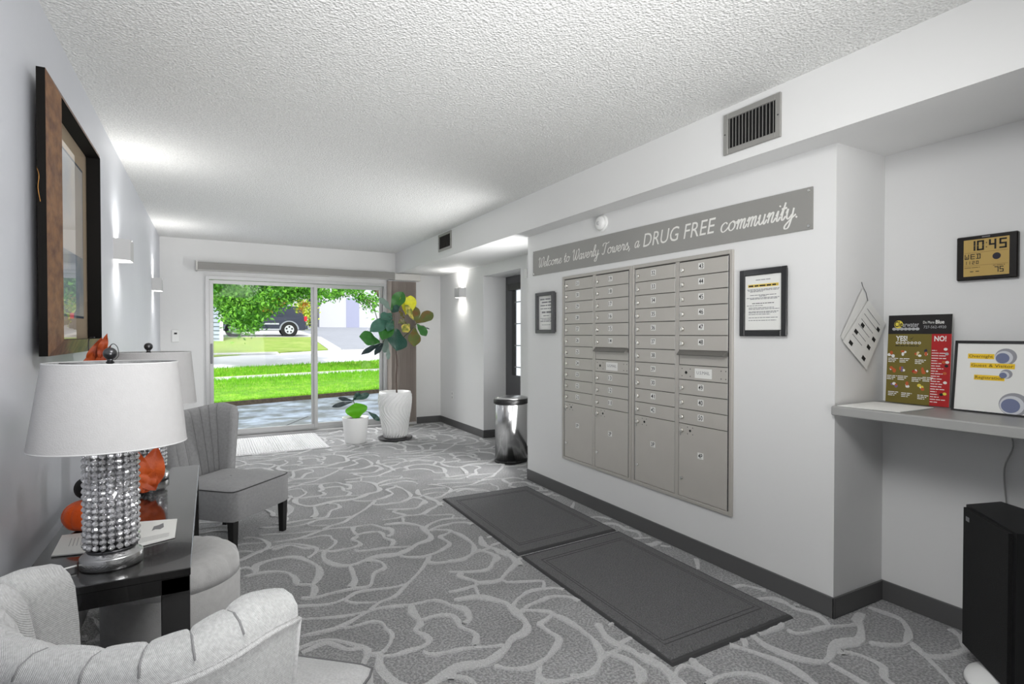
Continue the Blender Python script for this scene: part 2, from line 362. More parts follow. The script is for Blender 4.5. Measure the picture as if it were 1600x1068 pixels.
# valance and vertical blinds
val = thing('blind_valance', 'long gray fabric valance box above the sliding glass door', 'valance', (1.25, 7.72, 2.1))
vm = mat('valance fabric', (150, 148, 144), .8, bump=(200, .3)); ve = mat('valance end', (205, 203, 198), .5)
MB().box((-.13, 7.66, 2.10), (2.3, 7.672, 2.19), bev=.003).build('fabric_insert', vm, val)
m = MB(); m.box((-.145, 7.655, 2.085), (-.125, 7.79, 2.20), bev=.003); m.box((2.3, 7.655, 2.085), (2.68, 7.79, 2.18), bev=.004); m.box((-.13, 7.672, 2.095), (2.3, 7.79, 2.185)); m.build('valance_box', ve, val)
bl = thing('vertical_blinds', 'stacked taupe gray vertical blind slats beside the glass door', 'blinds', (2.42, 7.72, .05))
sm_ = mat('blind vinyl', (172, 161, 153), .5)
for i in range(13):
    x = 2.24+.03*i; a = math.radians(62+rnd.uniform(-9, 9)); dx, dy = math.cos(a)*.042, math.sin(a)*.042
    m = MB(); t = .0015
    def slat(u, v, x=x, dx=dx, dy=dy):
        s_ = (u-.5)*2; return (x+dx*s_-dy*.12*(1-s_*s_), 7.725-dy*s_-.004*(1-s_*s_), .05+v*2.02)
    m.grid(slat, 4, 2); m.grid(lambda u, v: tuple(Vector(slat(1-u, v))+Vector((.0018, 0, 0))), 4, 2); m.build('slat', sm_, bl)
MB().box((2.22, 7.70, 2.070), (2.62, 7.75, 2.083)).build('headrail', alu_m, bl)

# side doorway: door with a tall window
d2 = bpy.data.objects.new('door_2', None); COL.objects.link(d2); d2.location = (3.38, 5.85, 0); struct(d2, 'dark gray side door with narrow tall window and closer', 'door')
dk = mat('dark gray door paint', (84, 84, 86), .45)
m = MB(); m.box((3.36, 5.3, 0), (3.40, 5.62, 2.05)); m.box((3.36, 6.12, 0), (3.40, 6.31, 2.05)); m.box((3.36, 5.62, 0), (3.40, 6.12, .80)); m.box((3.36, 5.62, 1.93), (3.40, 6.12, 2.05)); m.build('door_slab', dk, d2)
MB().box((3.375, 5.62, .80), (3.385, 6.12, 1.93)).build('glass_pane', mat('glowing side glass', (235, 238, 240), .2, emit=((235, 240, 245), .9)), d2)  # pane emits its own glow in place of light coming through
m = MB(); m.box((3.35, 5.60, .80), (3.362, 5.63, 1.93)); m.box((3.35, 6.09, .80), (3.362, 6.13, 1.93)); m.box((3.345, 6.03, .80), (3.36, 6.07, 1.9)); m.build('window_trim', black_m, d2)
m = MB()
for k in range(4): m.box((3.34, 5.62, .9+.27*k), (3.36, 6.04, .912+.27*k))
m.build('glazing_bar', mat('gray bar', (140, 140, 140), .4), d2)
MB().box((3.28, 5.75, 1.86), (3.35, 6.12, 1.94), bev=.004).build('door_closer', black_m, d2)
struct(MB().box((3.42, 4.3, -.05), (3.5, 7.0, 2.3)).build('wall_passage', wall_m), 'wall behind the side door')

# door mat, entrance mats
t = thing('door_mat', 'pale ribbed door mat lying before the sliding glass door', 'mat', (.6, 7.1, 0))
dm = mat('ribbed mat', (236, 236, 236), .5, bump=(24, 1.0, 'X')); de = mat('mat border', (176, 176, 177), .7)
MB().box((.0, 6.60, .0), (1.215, 7.70, .010), bev=.003).build('border', de, t)
m = MB()
for k in range(46): m.box((.03+.025*k, 6.63, .008), (.046+.025*k, 7.67, .016), bev=.002)
m.build('rib', dm, t)['kind'] = 'stuff'
def floor_mat(c, label):
    c = [Vector((p[0], p[1], 0)) for p in c]; ctr = sum(c, Vector())/4
    t = thing('entrance_mat', label, 'mat', ctr, 0, 'charcoal entrance mats')
    def inset(k): return [ctr+(p-ctr)*(1-k/(p-ctr).length) for p in c]
    m = MB(); a = c; b = inset(.012)
    m.add([p+Vector((0, 0, .0005)) for p in a]+[p+Vector((0, 0, .010)) for p in b], [(0,1,5,4),(1,2,6,5),(2,3,7,6),(3,0,4,7),(4,5,6,7)]); m.build('rubber_backing', matline_m, t)
    m = MB(); b = inset(.03); m.add([p+Vector((0, 0, .0095)) for p in b]+[p+Vector((0, 0, .0125)) for p in inset(.033)], [(0,1,5,4),(1,2,6,5),(2,3,7,6),(3,0,4,7),(4,5,6,7)]); m.build('pile', mat_m, t)
    m = MB()
    for k, w_, z in ((.135, .006, .0135), (.165, .005, .0135)):
        o, i = inset(k), inset(k+w_)
        m.add([p+Vector((0, 0, z)) for p in o+i]+[p+Vector((0, 0, .0118)) for p in o+i], [(0,1,5,4),(1,2,6,5),(2,3,7,6),(3,0,4,7),(8,9,1,0),(9,10,2,1),(10,11,3,2),(11,8,0,3),(4,5,13,12),(5,6,14,13),(6,7,15,14),(7,4,12,15)])
    m.build('groove', matline_m, t)
floor_mat([(1.592, 1.592), (2.36, 1.60), (2.372, 2.865), (1.595, 2.815)], 'charcoal entrance mat nearest the camera, larger looking of the pair')
floor_mat([(1.592, 2.835), (2.372, 2.885), (2.388, 4.10), (1.613, 4.105)], 'charcoal entrance mat farther away, towards the trash can')

# ------------------------------------------------------------------ mailboxes
rn = random.Random(11)
ZT, PIT, ZB = 1.748, .0886, .330
def mailbox(y0, y1, cols, name_label):
    yc = (y0+y1)/2; t = thing('mailbox_cluster', name_label, 'mailboxes', (XM, yc, ZB), 0, 'wall mailbox clusters')
    x = XM-.006; m = MB(); f = .022
    for a, b in (((y0, .308), (y0+f, 1.776)), ((y1-f, .308), (y1, 1.776)), ((y0+f, 1.754), (y1-f, 1.776)), ((y0+f, .308), (y1-f, .330))):
        m.box((XM-.014, a[0], a[1]), (XM+.01, b[0], b[1]), bev=.002)
    m.box((XM-.010, yc-.014, ZB), (XM+.01, yc+.014, ZT+.006)); m.build('frame', mail_m, t)
    MB().box((XM-.0015, y0+f, ZB-.001), (XM+.004, y1-f, ZT+.007)).build('back_panel', maildark_m, t)
    ins = .012
    spans = [(yc+.014+.004, y1-f-ins), (y0+f+ins, yc-.014-.004)]     # first column is the farther one
    for (ya, yb), col in zip(spans, cols):
        m = MB(); m.box((XM-.008, yb+.001, ZB), (XM+.003, yb+.005, ZT)); m.box((XM-.009, ya-.004, ZB), (XM+.003, ya-.001, ZT)); m.build('hinge_strip', steel_m, t)
        z = ZT
        for lab in col:
            h = PIT*(5 if lab.endswith('P') else 1)
            zt, zb = z-.0022, z-h+.0022; xf_ = XM-.010
            if lab == 'slot':
                MB().box((XM-.007, ya, zb), (XM+.003, yb, zt), bev=.001).build('outgoing_panel', maildoor_m, t)
                m = MB(); m.add([(XM-.006, ya, zt+.004), (XM-.006, yb, zt+.004), (XM-.04, ya+.008, zt-.022), (XM-.04, yb-.008, zt-.022), (XM-.006, ya, zt-.026), (XM-.006, yb, zt-.026), (XM-.038, ya+.008, zt-.027), (XM-.038, yb-.008, zt-.027)],
                    [(0,1,3,2),(2,3,7,6),(4,6,7,5),(0,2,6,4),(1,5,7,3),(0,4,5,1)]); m.build('slot_hood', mat('hood metal', (120, 118, 114), .4, .4), t)
                z -= h; continue
            d = MB().box((xf_, ya, zb), (XM+.003, yb, zt), bev=.0012)
            d = d.build('mailbox_door', maildoor_m, t); d['label'] = 'door lettered US MAIL' if lab == 'US' else 'door numbered '+lab
            w_ = yb-ya
            if lab == 'US':
                m = MB(); m.box((xf_-.0012, yb-w_*.70, zb+.014), (xf_, yb-w_*.35, zt-.014), 0)
                m.merge(text_mb('U.S.MAIL', .018), face_to((xf_-.0016, yb-w_*.525, (zt+zb)/2+.004), '-X'), mi=1); m.build('us_mail_label', [paper_m, grayink_m], d)
                m = MB(); zc = (zt+zb)/2
                m.cyl((xf_-.002, yb-w_*.16, zc), .009, .003, 0, 12)
                for yy in (.07, .25, .88, .97): 
                    for dz in (-.022, .022): m.cyl((xf_-.001, yb-w_*yy, zc+dz), .003, .002, 0, 8)
                m.build('master_lock', black_m, d)
            else:
                zl = (zt+zb)/2 if h < .1 else zt-.035
                yl = yb-.026
                m = MB(); m.cyl((xf_-.012, yl, zl-.004), .0115, .012, 0, 18, r2=.0145); m.box((xf_-.0128, yl-.001, zl-.009), (xf_-.0118, yl+.001, zl+.001)); m.build('lock', mat('lock nickel', (226, 224, 216), .25, .7), d)
                zn = (zt+zb)/2+.006 if h < .1 else zt-.17; yn = yb-w_*.475
                m = MB(); m.box((xf_-.0010, yn-.021, zn-.018), (xf_, yn+.021, zn+.018), 0, bev=0)
                m.merge(text_mb(lab, .026, bold=.012, width=.031), face_to((xf_-.0014, yn, zn), '-X'), mi=1); m.build('number_label', [paper_m, ink_m], d)
                if h > .1:
                    m = MB(); m.cyl((xf_-.002, yl-.065, zl), .0075, .003, 0, 10)
                    for a, b in ((-.02, .02), (.02, .02), (-.02, -.02), (.02, -.02)): m.cyl((xf_-.001, yl-.065+a, zl+b), .0028, .002, 0, 8)
                    m.build('key_slot', black_m, d)
                    MB().cyl((xf_-.008, yl, zb+.11), .010, .008, 0, 14).build('lower_lock', chrome_m, d); MB().box((xf_-.014, yl-.003, zl-.035), (xf_-.009, yl+.003, zl-.012), bev=.001).build('key', chrome_m, d)
            z -= h
n = str
mailbox(2.90, 3.735, [[n(k) for k in range(31, 20, -1)]+['1P'], ['19','18','17','16','15','14','slot','US','13','12','11','2P']], 'gray metal mailbox cluster with doors 11 to 31, nearer the small framed notice')
mailbox(2.072, 2.895, [['32','33','34','35','36','37','38','39','30','41','42','3P'], ['43','44','45','46','47','48','slot','US','49','40','50','4P']], 'gray metal mailbox cluster with doors 32 to 50, beside the framed yellow headed notice')

# ------------------------------------------------------------------ welcome sign with script lettering
G = {'c': (.9, [[(.75,.8),(.5,1),(.15,.75),(.1,.3),(.35,0),(.7,.15),(.95,.45)]]),
 'o': (.95, [[(.5,1),(.15,.75),(.12,.25),(.42,0),(.75,.3),(.72,.8),(.5,1),(.65,.8),(1,.85)]]),
 'm': (1.2, [[(0,.6),(.15,1),(.22,.8),(.15,0)],[(.18,.5),(.4,.95),(.55,.9),(.5,0)],[(.52,.5),(.75,.95),(.9,.9),(.85,.15),(1,0),(1.2,.4)]]),
 'n': (.9, [[(0,.6),(.15,1),(.22,.8),(.15,0)],[(.18,.5),(.42,.95),(.58,.9),(.52,.15),(.68,0),(.9,.4)]]),
 'u': (.9, [[(0,.6),(.12,1),(.1,.3),(.3,0),(.58,.4)],[(.62,1),(.58,.2),(.7,0),(.9,.4)]]),
 'i': (.45, [[(0,.5),(.15,1),(.12,.2),(.25,0),(.45,.4)],[(.2,1.38),(.25,1.5)]]),
 't': (.52, [[(0,.5),(.2,1.2),(.27,1.7)],[(.27,1.7),(.15,.3),(.3,0),(.5,.35)],[(0,1.1),(.5,1.15)]]),
 'y': (.92, [[(0,.6),(.12,1),(.1,.3),(.3,.02),(.58,.4)],[(.65,1),(.6,0),(.45,-.8),(.15,-.9),(.1,-.6),(.5,-.1),(.95,.35)]]),
 'e': (.8, [[(0,.3),(.4,.5),(.6,.8),(.42,1),(.15,.7),(.12,.25),(.38,0),(.65,.15),(.85,.45)]]),
 'l': (.48, [[(0,.4),(.4,1.4),(.42,1.9),(.25,1.9),(.12,1),(.12,.2),(.28,0),(.5,.4)]]),
 'a': (.93, [[(.65,.85),(.4,1),(.12,.6),(.15,.1),(.4,.05),(.65,.6),(.7,1)],[(.7,1),(.62,.2),(.75,0),(.95,.4)]]),
 'v': (.85, [[(0,.7),(.15,1),(.2,.4),(.35,0),(.65,.5),(.62,1),(.9,.9)]]),
 'w': (1.1, [[(0,.7),(.15,1),(.15,.3),(.3,0),(.5,.4),(.52,.9)],[(.52,.9),(.5,.2),(.7,0),(.95,.5),(.9,1),(1.15,.9)]]),
 'r': (.75, [[(0,.4),(.2,1.05),(.3,.85),(.55,.9),(.45,.2),(.6,0),(.8,.4)]]),
 's': (.75, [[(0,.3),(.35,1.1),(.4,.8),(.6,.35),(.4,0),(.1,.1)],[(.4,0),(.8,.4)]]),
 'W': (1.65, [[(0,1.5),(.15,1.9),(.35,1.8),(.3,.5),(.5,0),(.8,.7),(.95,1.8)],[(.95,1.8),(.88,.5),(1.1,0),(1.5,.8),(1.55,1.6),(1.4,1.95),(1.3,1.7)]]),
 'T': (1.15, [[(0,1.4),(.1,1.8),(.5,1.9),(.9,1.75),(1.3,1.95)],[(.7,1.8),(.55,.8),(.45,.15),(.2,0),(.05,.25)]]),
 ',': (.4, [[(.15,.12),(.15,0),(.02,-.35)]]), '.': (.4, [[(.1,.0),(.16,.14)]]), ' ': (.65, [])}
SZ = [0]
def script(s, w_, xh):
    m = MB(); x = 0; strokes = []; SZ[0] = 0
    for ch in s:
        a, st = G[ch]
        for q in st: strokes.append([(px+x, py) for px, py in q])
        x += a
    k = w_/(x+.1)
    for q in strokes:
        P = catmull([((px)*k+py*xh*.22, py*xh, 0) for px, py in q], 6); N = len(P); vs = []
        for i, p in enumerate(P):
            tt = P[min(i+1, N-1)]-P[max(i-1, 0)]; tt = tt.normalized() if tt.length > 1e-9 else Vector((1, 0, 0))
            nn = Vector((-tt.y, tt.x, 0)); wd = xh*(.045+.055*abs(tt.y))
            if len(q) == 2: wd = xh*.10
            SZ[0] += 1e-7; vs += [p+nn*wd+Vector((0, 0, SZ[0])), p-nn*wd+Vector((0, 0, SZ[0]))]
        SZ[0] += 1.5e-5
        m.add(vs, [(2*i, 2*i+1, 2*i+3, 2*i+2) for i in range(N-1)])
    return m
t = thing('welcome_sign', 'long gray metal sign welcoming visitors in white lettering above the mailboxes', 'sign', (XM, 2.91, 1.93))
sx = XM-.008
m = MB(); m.add([(sx, 4.206, 1.829), (sx, 1.622, 1.812), (sx, 1.622, 2.013), (sx, 4.206, 2.042), (XM, 4.206, 1.829), (XM, 1.622, 1.812), (XM, 1.622, 2.013), (XM, 4.206, 2.042)],
  [(0,1,2,3),(4,7,6,5),(0,4,5,1),(1,5,6,2),(2,6,7,3),(3,7,4,0)]); m.build('sign_plate', sign_m, t)
def onsign(mb_, u0, v0, name):
    p = hit(0, sx, u0, v0); mb_.xf(face_to((sx-.0012, p.y, p.z), '-X')).build(name, letter_m, t)
yA_, yB_ = hit(0, sx, 841, 417).y, hit(0, sx, 1000, 390).y
onsign(script('Welcome to Waverly Towers, a', yA_-yB_, .042), 841, 418, 'script_lettering')
yA_, yB_ = hit(0, sx, 1006, 380).y, hit(0, sx, 1120, 366).y
onsign(text_mb('DRUG FREE', .087, shear=.22, width=yA_-yB_, align='L'), 1005, 386, 'block_lettering')
yA_, yB_ = hit(0, sx, 1126, 363).y, hit(0, sx, 1252, 345).y
onsign(script('community.', yA_-yB_, .050), 1125, 363.5, 'script_lettering')
m = MB()
for a, b in ((4.19, 2.027), (4.19, 1.844), (1.64, 1.998), (1.64, 1.828)): m.cyl((sx-.004, a, b), .007, .004, 0, 10)
m.build('screw', chrome_m, t)

# ------------------------------------------------------------------ framed notices on the right wall
def notice(y0, y1, z0, z1_, label, wfr, depth, drawing, frm, group='framed notices'):
    t = thing('framed_notice', label, 'framed notice', (XM, (y0+y1)/2, z0), 0, group)
    m = MB(); xf_ = XM-depth
    for a, b in (((y0, z0), (y0+wfr, z1_)), ((y1-wfr, z0), (y1, z1_)), ((y0+wfr, z0), (y1-wfr, z0+wfr)), ((y0+wfr, z1_-wfr), (y1-wfr, z1_))):
        m.box((xf_, a[0], a[1]), (XM-.012, b[0], b[1]), bev=.003)
    m.build('frame', frm, t)
    MB().box((XM-.012, y0+.008, z0+.01), (XM-.001, y1-.008, z1_-.01)).build('backing_box', black_m, t)
    pw, ph = y1-y0-2*wfr, z1_-z0-2*wfr; m = MB(); rect(m, -pw/2, -ph/2, pw/2, ph/2, 0, 0); drawing(m, pw, ph)
    m.xf(face_to((XM-.0135, (y0+y1)/2, (z0+z1_)/2), '-X')).build('printed_sheet', [paper_m, grayink_m, mat('highlighter', (232, 205, 96), .7), ink_m], t)
    MB().box((xf_+.006, y0+wfr-.002, z0+wfr-.002), (xf_+.008, y1-wfr+.002, z1_-wfr+.002)).build('glass_pane', glass_m, t)
def draw_a(m, pw, ph):
    rr = random.Random(4)
    rect(m, -pw*.42, ph*.28, pw*.42, ph*.335, .0004, 2); textlines(m, -pw*.40, pw*.40, ph*.292, .010, .0008, 3, rr)
    textlines(m, -pw*.2, pw*.2, ph*.405, .005, .0004, 1, rr)
    for k, (y, a, b) in enumerate([(.235,-.44,.44),(.215,-.42,.42),(.195,-.36,.0),(.13,-.36,.36),(.11,-.1,.1),(.08,-.46,.44),(.06,-.36,.4),(-.02,-.3,.3),(-.06,-.45,0),(-.10,-.4,.3),(-.125,-.4,.44),(-.17,-.4,.42),(-.19,-.4,.36),(-.22,-.4,.2),(-.28,-.4,.4),(-.33,-.4,.36)]):
        textlines(m, pw*a, pw*b, ph*y, .0045, .0004, 1 if k != 7 else 3, rr)
def draw_b(m, pw, ph):
    rr = random.Random(5)
    for y, a, b, h in [(.38,-.42,.42,.016),(.29,-.3,.35,.016),(.20,-.4,.4,.013),(.11,-.4,.4,.010),(-.01,-.3,.36,.02),(-.10,-.2,.2,.010),(-.17,-.4,.4,.006),(-.21,-.3,.3,.006),(-.26,-.4,.35,.009),(-.36,-.3,.3,.005)]:
        textlines(m, pw*a, pw*b, ph*y, h, .0004, 1, rr)
notice(1.744, 2.022, 1.302, 1.652, 'black framed notice with yellow highlighted heading right of the mailboxes', .032, .022, draw_a, blackframe_m)
notice(3.837, 4.122, 1.322, 1.670, 'small dark framed notice left of the mailboxes under the welcome sign', .030, .038, draw_b, mat('dark gray frame', (78, 78, 80), .35))

# smoke detector, vents
t = thing('smoke_detector', 'round white smoke detector above the welcome sign', 'smoke detector', (XM, 3.226, 2.12))
def onwall(m, y, z): return m.xf(Matrix.Translation((XM, y, z)) @ Matrix.Rotation(-PI/2, 4, 'Y'))
onwall(MB().lathe((0, 0, 0), [(.062, 0), (.062, .008), (.055, .016)], 28), 3.226, 2.12).build('mount_plate', white_m, t)
onwall(MB().lathe((0, 0, 0), [(.05, .014), (.05, .030), (.042, .040), (.02, .043)], 28), 3.226, 2.12).build('cover', white_m, t)
onwall(MB().lathe((0, 0, 0), [(.016, .042), (.014, .047), (.002, .048)], 16), 3.226, 2.12).build('test_button', mat('light gray plastic', (205, 205, 205), .4), t)
def vent(u0, u1, vt0, vt1, vb0, label, ns, dark):
    a, b, c = hit(0, XS, u0, vt0), hit(0, XS, u1, vt1), hit(0, XS, u0, vb0)
    y0, y1, zt, zb = b.y, a.y, (a.z+b.z)/2, c.z
    t = thing('air_vent', label, 'vent', (XS, (y0+y1)/2, zb), 0, 'soffit air vents')
    m = MB(); f = .028; fr = mat('vent metal', (158, 157, 153), .4, .4)
    for p, q in (((y0, zb), (y0+f, zt)), ((y1-f, zb), (y1, zt)), ((y0+f, zb), (y1-f, zb+f)), ((y0+f, zt-f), (y1-f, zt))): m.box((XS-.012, p[0], p[1]), (XS, q[0], q[1]), bev=.002)
    m.build('frame', fr, t)
    MB().box((XS-.0015, y0+f, zb+f), (XS, y1-f, zt-f)).build('duct_opening', mat('vent dark', (10, 10, 10), .8), t)
    L = y1-y0-2*f
    for i in range(ns):
        y = y0+f+L*(i+.5)/ns
        MB().add([(XS-.010, y-.0015, zb+f), (XS-.010, y+.0015, zb+f), (XS-.001, y+.006, zb+f), (XS-.001, y+.003, zb+f), (XS-.010, y-.0015, zt-f), (XS-.010, y+.0015, zt-f), (XS-.001, y+.006, zt-f), (XS-.001, y+.003, zt-f)],
          [(0,1,2,3),(4,7,6,5),(0,4,5,1),(1,5,6,2),(2,6,7,3),(3,7,4,0)]).build('louver', fr if not dark else maildark_m, t)
    m = MB(); [m.cyl((XS-.014, yy, (zt+zb)/2), .004, .003, 0, 8) for yy in (y0+.012, y1-.012)]; m.build('screw', darkmetal_m, t)
vent(1132.5, 1222, 182, 143, 244, 'gray metal air vent on the soffit nearest the camera', 14, False)
vent(686, 706, 367, 360, 394, 'small gray metal air vent at the far end of the soffit', 10, True)

# ------------------------------------------------------------------ sconces
def sconce(loc, side, label, e=2.2):
    """side +1: on the left wall looking +X, -1 on the right wall"""
    x, y, z = loc; t = thing('wall_sconce', label, 'sconce', (x, y, z), 0, 'up and down wall sconces'); s = side
    w_, d, h = .115, .085, .130
    prof = [(0, -w_), (d, -w_*.72), (d, w_*.72), (0, w_)]; th = .004
    m = MB(); vo = [(x+s*a, y+b) for a, b in prof]; vi = [(x+s*max(a-th, 0), y+b*(1-.03)) for a, b in prof]
    vs = [(p[0], p[1], z) for p in vo]+[(p[0], p[1], z+h) for p in vo]+[(p[0], p[1], z) for p in vi]+[(p[0], p[1], z+h) for p in vi]
    fs = []
    for i in range(3): fs += [(i, i+1, i+5, i+4), (8+i, 12+i, 13+i, 9+i), (i, 8+i, 9+i, i+1), (4+i, 5+i, 13+i, 12+i)]
    m.add(vs, fs); m.build('shade', mat('sconce metal', (190, 190, 190), .5, .2), t)
    MB().add([(p[0]+(-.01*s if abs(p[0]-x) > .05 else .0), y+(p[1]-y)*.9, z+h*k) for k in (.35, .65) for p in vo], [(0,1,2,3),(4,7,6,5),(0,4,5,1),(1,5,6,2),(2,6,7,3)]).build('bulb', mat('bulb glow', (255, 255, 255), .5, emit=((255, 250, 242), 9)), t)
    for dz, az in ((h+.002, z+3), (-.002, z-3)):
        l = lamp('sconce_light', 'AREA', (x+s*.045, y, z+dz), e, .07, .17, aim=(x+s*(.045+.25), y, az), color=(1, .985, .96)); l.data.spread = math.radians(150)
p = hit(0, XL, 177, 404); sconce((XL, p.y+.115, p.z), 1, 'gray wall sconce on the left wall beside the big picture')
p = hit(0, XL, 237, 453); sconce((XL, p.y+.115, p.z), 1, 'farther wall sconce on the left wall near the corner')
p = hit(0, XR, 728, 464); sconce((XR, p.y+.115, p.z), -1, 'white wall sconce on the recessed wall near the side doorway')

# ------------------------------------------------------------------ picture on the left wall
t = thing('wall_picture', 'large picture in a wide brown and black frame on the left wall', 'picture', (XL, 2.84, 1.24))
yo0, yo1, zo0, zo1, yi0, yi1, zi0, zi1 = 2.34, 3.35, 1.238, 2.188, 2.46, 3.235, 1.292, 2.14
xo, xi, xb, xg = -.470, -.450, -.494, -.505
m = MB(); O = [(yo0, zo0), (yo1, zo0), (yo1, zo1), (yo0, zo1)]; I = [(yi0, zi0), (yi1, zi0), (yi1, zi1), (yi0, zi1)]
m.add([(xo, *p) for p in O]+[(xi, *p) for p in I], [(i, (i+1) % 4, 4+(i+1) % 4, 4+i) for i in range(4)]); m.build('frame_face', brown_m, t)
m = MB(); m.add([(xo, *p) for p in O]+[(xb, *p) for p in O]+[(xi, *p) for p in I]+[(xg, *p) for p in I],
   [(i, 4+i, 4+(i+1) % 4, (i+1) % 4) for i in range(4)]+[(8+i, 8+(i+1) % 4, 12+(i+1) % 4, 12+i) for i in range(4)]+[(4+i, 12+i, 12+(i+1) % 4, 4+(i+1) % 4) for i in range(4)]); m.build('frame_edge', frameblk_m, t)
m = MB(); rect(m, yi0, zi0, yi1, zi1, 0, 0); rect(m, yi0+.09, zi0+.09, yi1-.09, zi1-.09, .0006, 1); rect(m, yi0+.10, zi0+.10, yi1-.10, zi1-.10, .0012, 2); rect(m, yi0+.10, zi0+.10, yi1-.10, zi0+.36, .0018, 3)
m.xf(Matrix(((0, 0, 1, xg+.001), (1, 0, 0, 0), (0, 1, 0, 0), (0, 0, 0, 1)))).build('artwork', [mat('picture mat', (196, 176, 150), .8), mat('picture fillet', (52, 70, 92), .5), mat('art ground', (214, 206, 196), .8, two=((186, 190, 196), 3, .4, .6)), mat('art low band', (150, 160, 172), .8, two=((196, 194, 186), 5, .4, .6))], t)
MB().box((xg+.005, yi0-.001, zi0-.001), (xg+.007, yi1+.001, zi1+.001)).build('glass_pane', pane_mat('picture glass', 1.5), t)
MB().tube(catmull([(-.495, 2.343, 1.86), (-.487, 2.332, 1.83), (-.490, 2.334, 1.79), (-.484, 2.332, 1.745)]), .0012, 5).build('hanging_wire', mat('brass wire', (180, 130, 70), .4, .8), t)

# light switch / outlet
t = thing('light_switch', 'small white thermostat plate on the far wall left of the door', 'switch', (-.366, YF, 1.22))
MB().box((-.405, YF-.012, 1.22), (-.327, YF, 1.365), bev=.004).build('plate', white_m, t); MB().box((-.378, YF-.016, 1.315), (-.348, YF-.011, 1.335)).build('display', ink_m, t)
t = thing('wall_outlet', 'white electrical outlet low on the recessed wall', 'outlet', (XR, 7.33, .40))
MB().box((XR-.006, 7.295, .385), (XR, 7.365, .50), bev=.003).build('cover_plate', white_m, t)
m = MB(); [m.box((XR-.008, 7.315, z), (XR-.006, 7.345, z+.03), bev=.001) for z in (.40, .455)]; m.build('socket', mat('outlet gray', (190, 190, 190), .4), t)
t = tag(MB().box((XR-.012, 5.20, 1.93), (XR, 5.26, 2.03), bev=.004).build('door_chime', white_m), 'small white sensor on the wall by the side doorway', 'sensor')

# ------------------------------------------------------------------ trash can
tc_ = (2.735, 5.02); t = thing('trash_can', 'stainless steel pedal trash can with black lid rim by the doorway', 'trash can', (*tc_, 0))
def semi(a, r, z): return r
c0 = (tc_[0], tc_[1], 0)
MB().lathe(c0, [(.172, .02), (.172, .595), (.168, .60)], 40, sy=.85).build('body', mat('trash steel', (200, 200, 200), .22, 1, bump=(3, .15)), t)
MB().lathe(c0, [(.176, 0), (.178, .022), (.17, .025)], 40, sy=.85).build('base_ring', black_m, t)
MB().lathe(c0, [(.172, .598), (.186, .605), (.188, .64), (.176, .655)], 40, sy=.85).build('lid_rim', black_m, t)
MB().lathe(c0, [(.18, .652), (.178, .662), (.14, .672), (.04, .676)], 40, sy=.85).build('lid', steel_m, t)
pe = Vector((-.45, -.89, 0)); q = Vector(c0)+pe*.155
MB().box((-.045, -.05, .018), (.045, .03, .034), bev=.004).xf(Matrix.Translation(q) @ Matrix.Rotation(-.47, 4, 'Z')).build('pedal', black_m, t)

# ------------------------------------------------------------------ alcove: shelf and what stands on it
ZSH = .985
t = thing('counter_shelf', 'gray laminate counter shelf fixed in the alcove', 'shelf', (2.68, .6, .93))
shm = mat('gray laminate', (140, 140, 139), .4); she = mat('laminate edge', (162, 162, 160), .45)
MB().box((2.50, -.6, ZSH-.012), (XA, YC-.001, ZSH), bev=.002).build('shelf_top', shm, t)
MB().box((2.488, -.6, ZSH-.042), (2.51, YC+.0-.001, ZSH-.001), bev=.004).build('front_edge', she, t)
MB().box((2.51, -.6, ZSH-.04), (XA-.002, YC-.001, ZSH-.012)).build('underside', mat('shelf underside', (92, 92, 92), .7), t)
# clock
t = thing('digital_clock', 'black digital wall clock with amber display showing ten forty five', 'clock', (XA, 1.1, 1.54))
cy0, cy1, cz0, cz1 = .992, 1.204, 1.546, 1.736
MB().box((XA-.022, cy0, cz0), (XA-.001, cy1, cz1), bev=.004).build('case', mat('clock case', (22, 18, 16), .25), t)
m = MB(); W_, H_ = .158, .158; rect(m, -W_/2, -H_/2, W_/2, H_/2, 0, 0)
SEG = {'0':'abcdef','1':'bc','2':'abged','4':'fgbc','5':'afgcd','7':'abc','W':'','E':'afged','D':''}
def seg7(ch, x, y, w_, h, th, z=.0006, mi=1):
    s = {'a': (x, y+h-th, x+w_, y+h), 'g': (x, y+h/2-th/2, x+w_, y+h/2+th/2), 'd': (x, y, x+w_, y+th), 'f': (x, y+h/2, x+th, y+h), 'e': (x, y, x+th, y+h/2), 'b': (x+w_-th, y+h/2, x+w_, y+h), 'c': (x+w_-th, y, x+w_, y+h/2)}
    if ch == 'W': q = [s['f'], s['e'], s['b'], s['c'], s['d'], (x+w_/2-th/2, y, x+w_/2+th/2, y+h*.6)]
    elif ch == 'D': q = [(x+w_*.25, y, x+w_*.25+th, y+h), s['a'], s['b'], s['c'], s['d']]
    else: q = [s[k] for k in SEG[ch]]
    for a in q: rect(m, a[0]+th*.06, a[1]+th*.06, a[2]-th*.06, a[3]-th*.06, z, mi)
for i, (ch, x) in enumerate((('1', -.062), ('0', -.032), ('4', .010), ('5', .045))): seg7(ch, x, .030, .026, .043, .0075)
for y in (.040, .058): rect(m, .000, y, .004, y+.004, .0006, 1)
for ch, x in (('W', -.075), ('E', -.054), ('D', -.034)): seg7(ch, x, -.005, .016, .022, .0035)
for ch, x in (('1', -.076), ('1', -.064), ('2', -.048), ('0', -.034)): seg7(ch, x, -.027, .009, .014, .0024)
for ch, x in (('7', .030), ('5', .047)): seg7(ch, x, -.068, .014, .024, .0035)
disc(m, .037, .0, .014, .014, .0006, 2); rect(m, -.075, .022, .075, .0232, .0006, 3); rect(m, -.075, -.0335, .075, -.0325, .0006, 3)
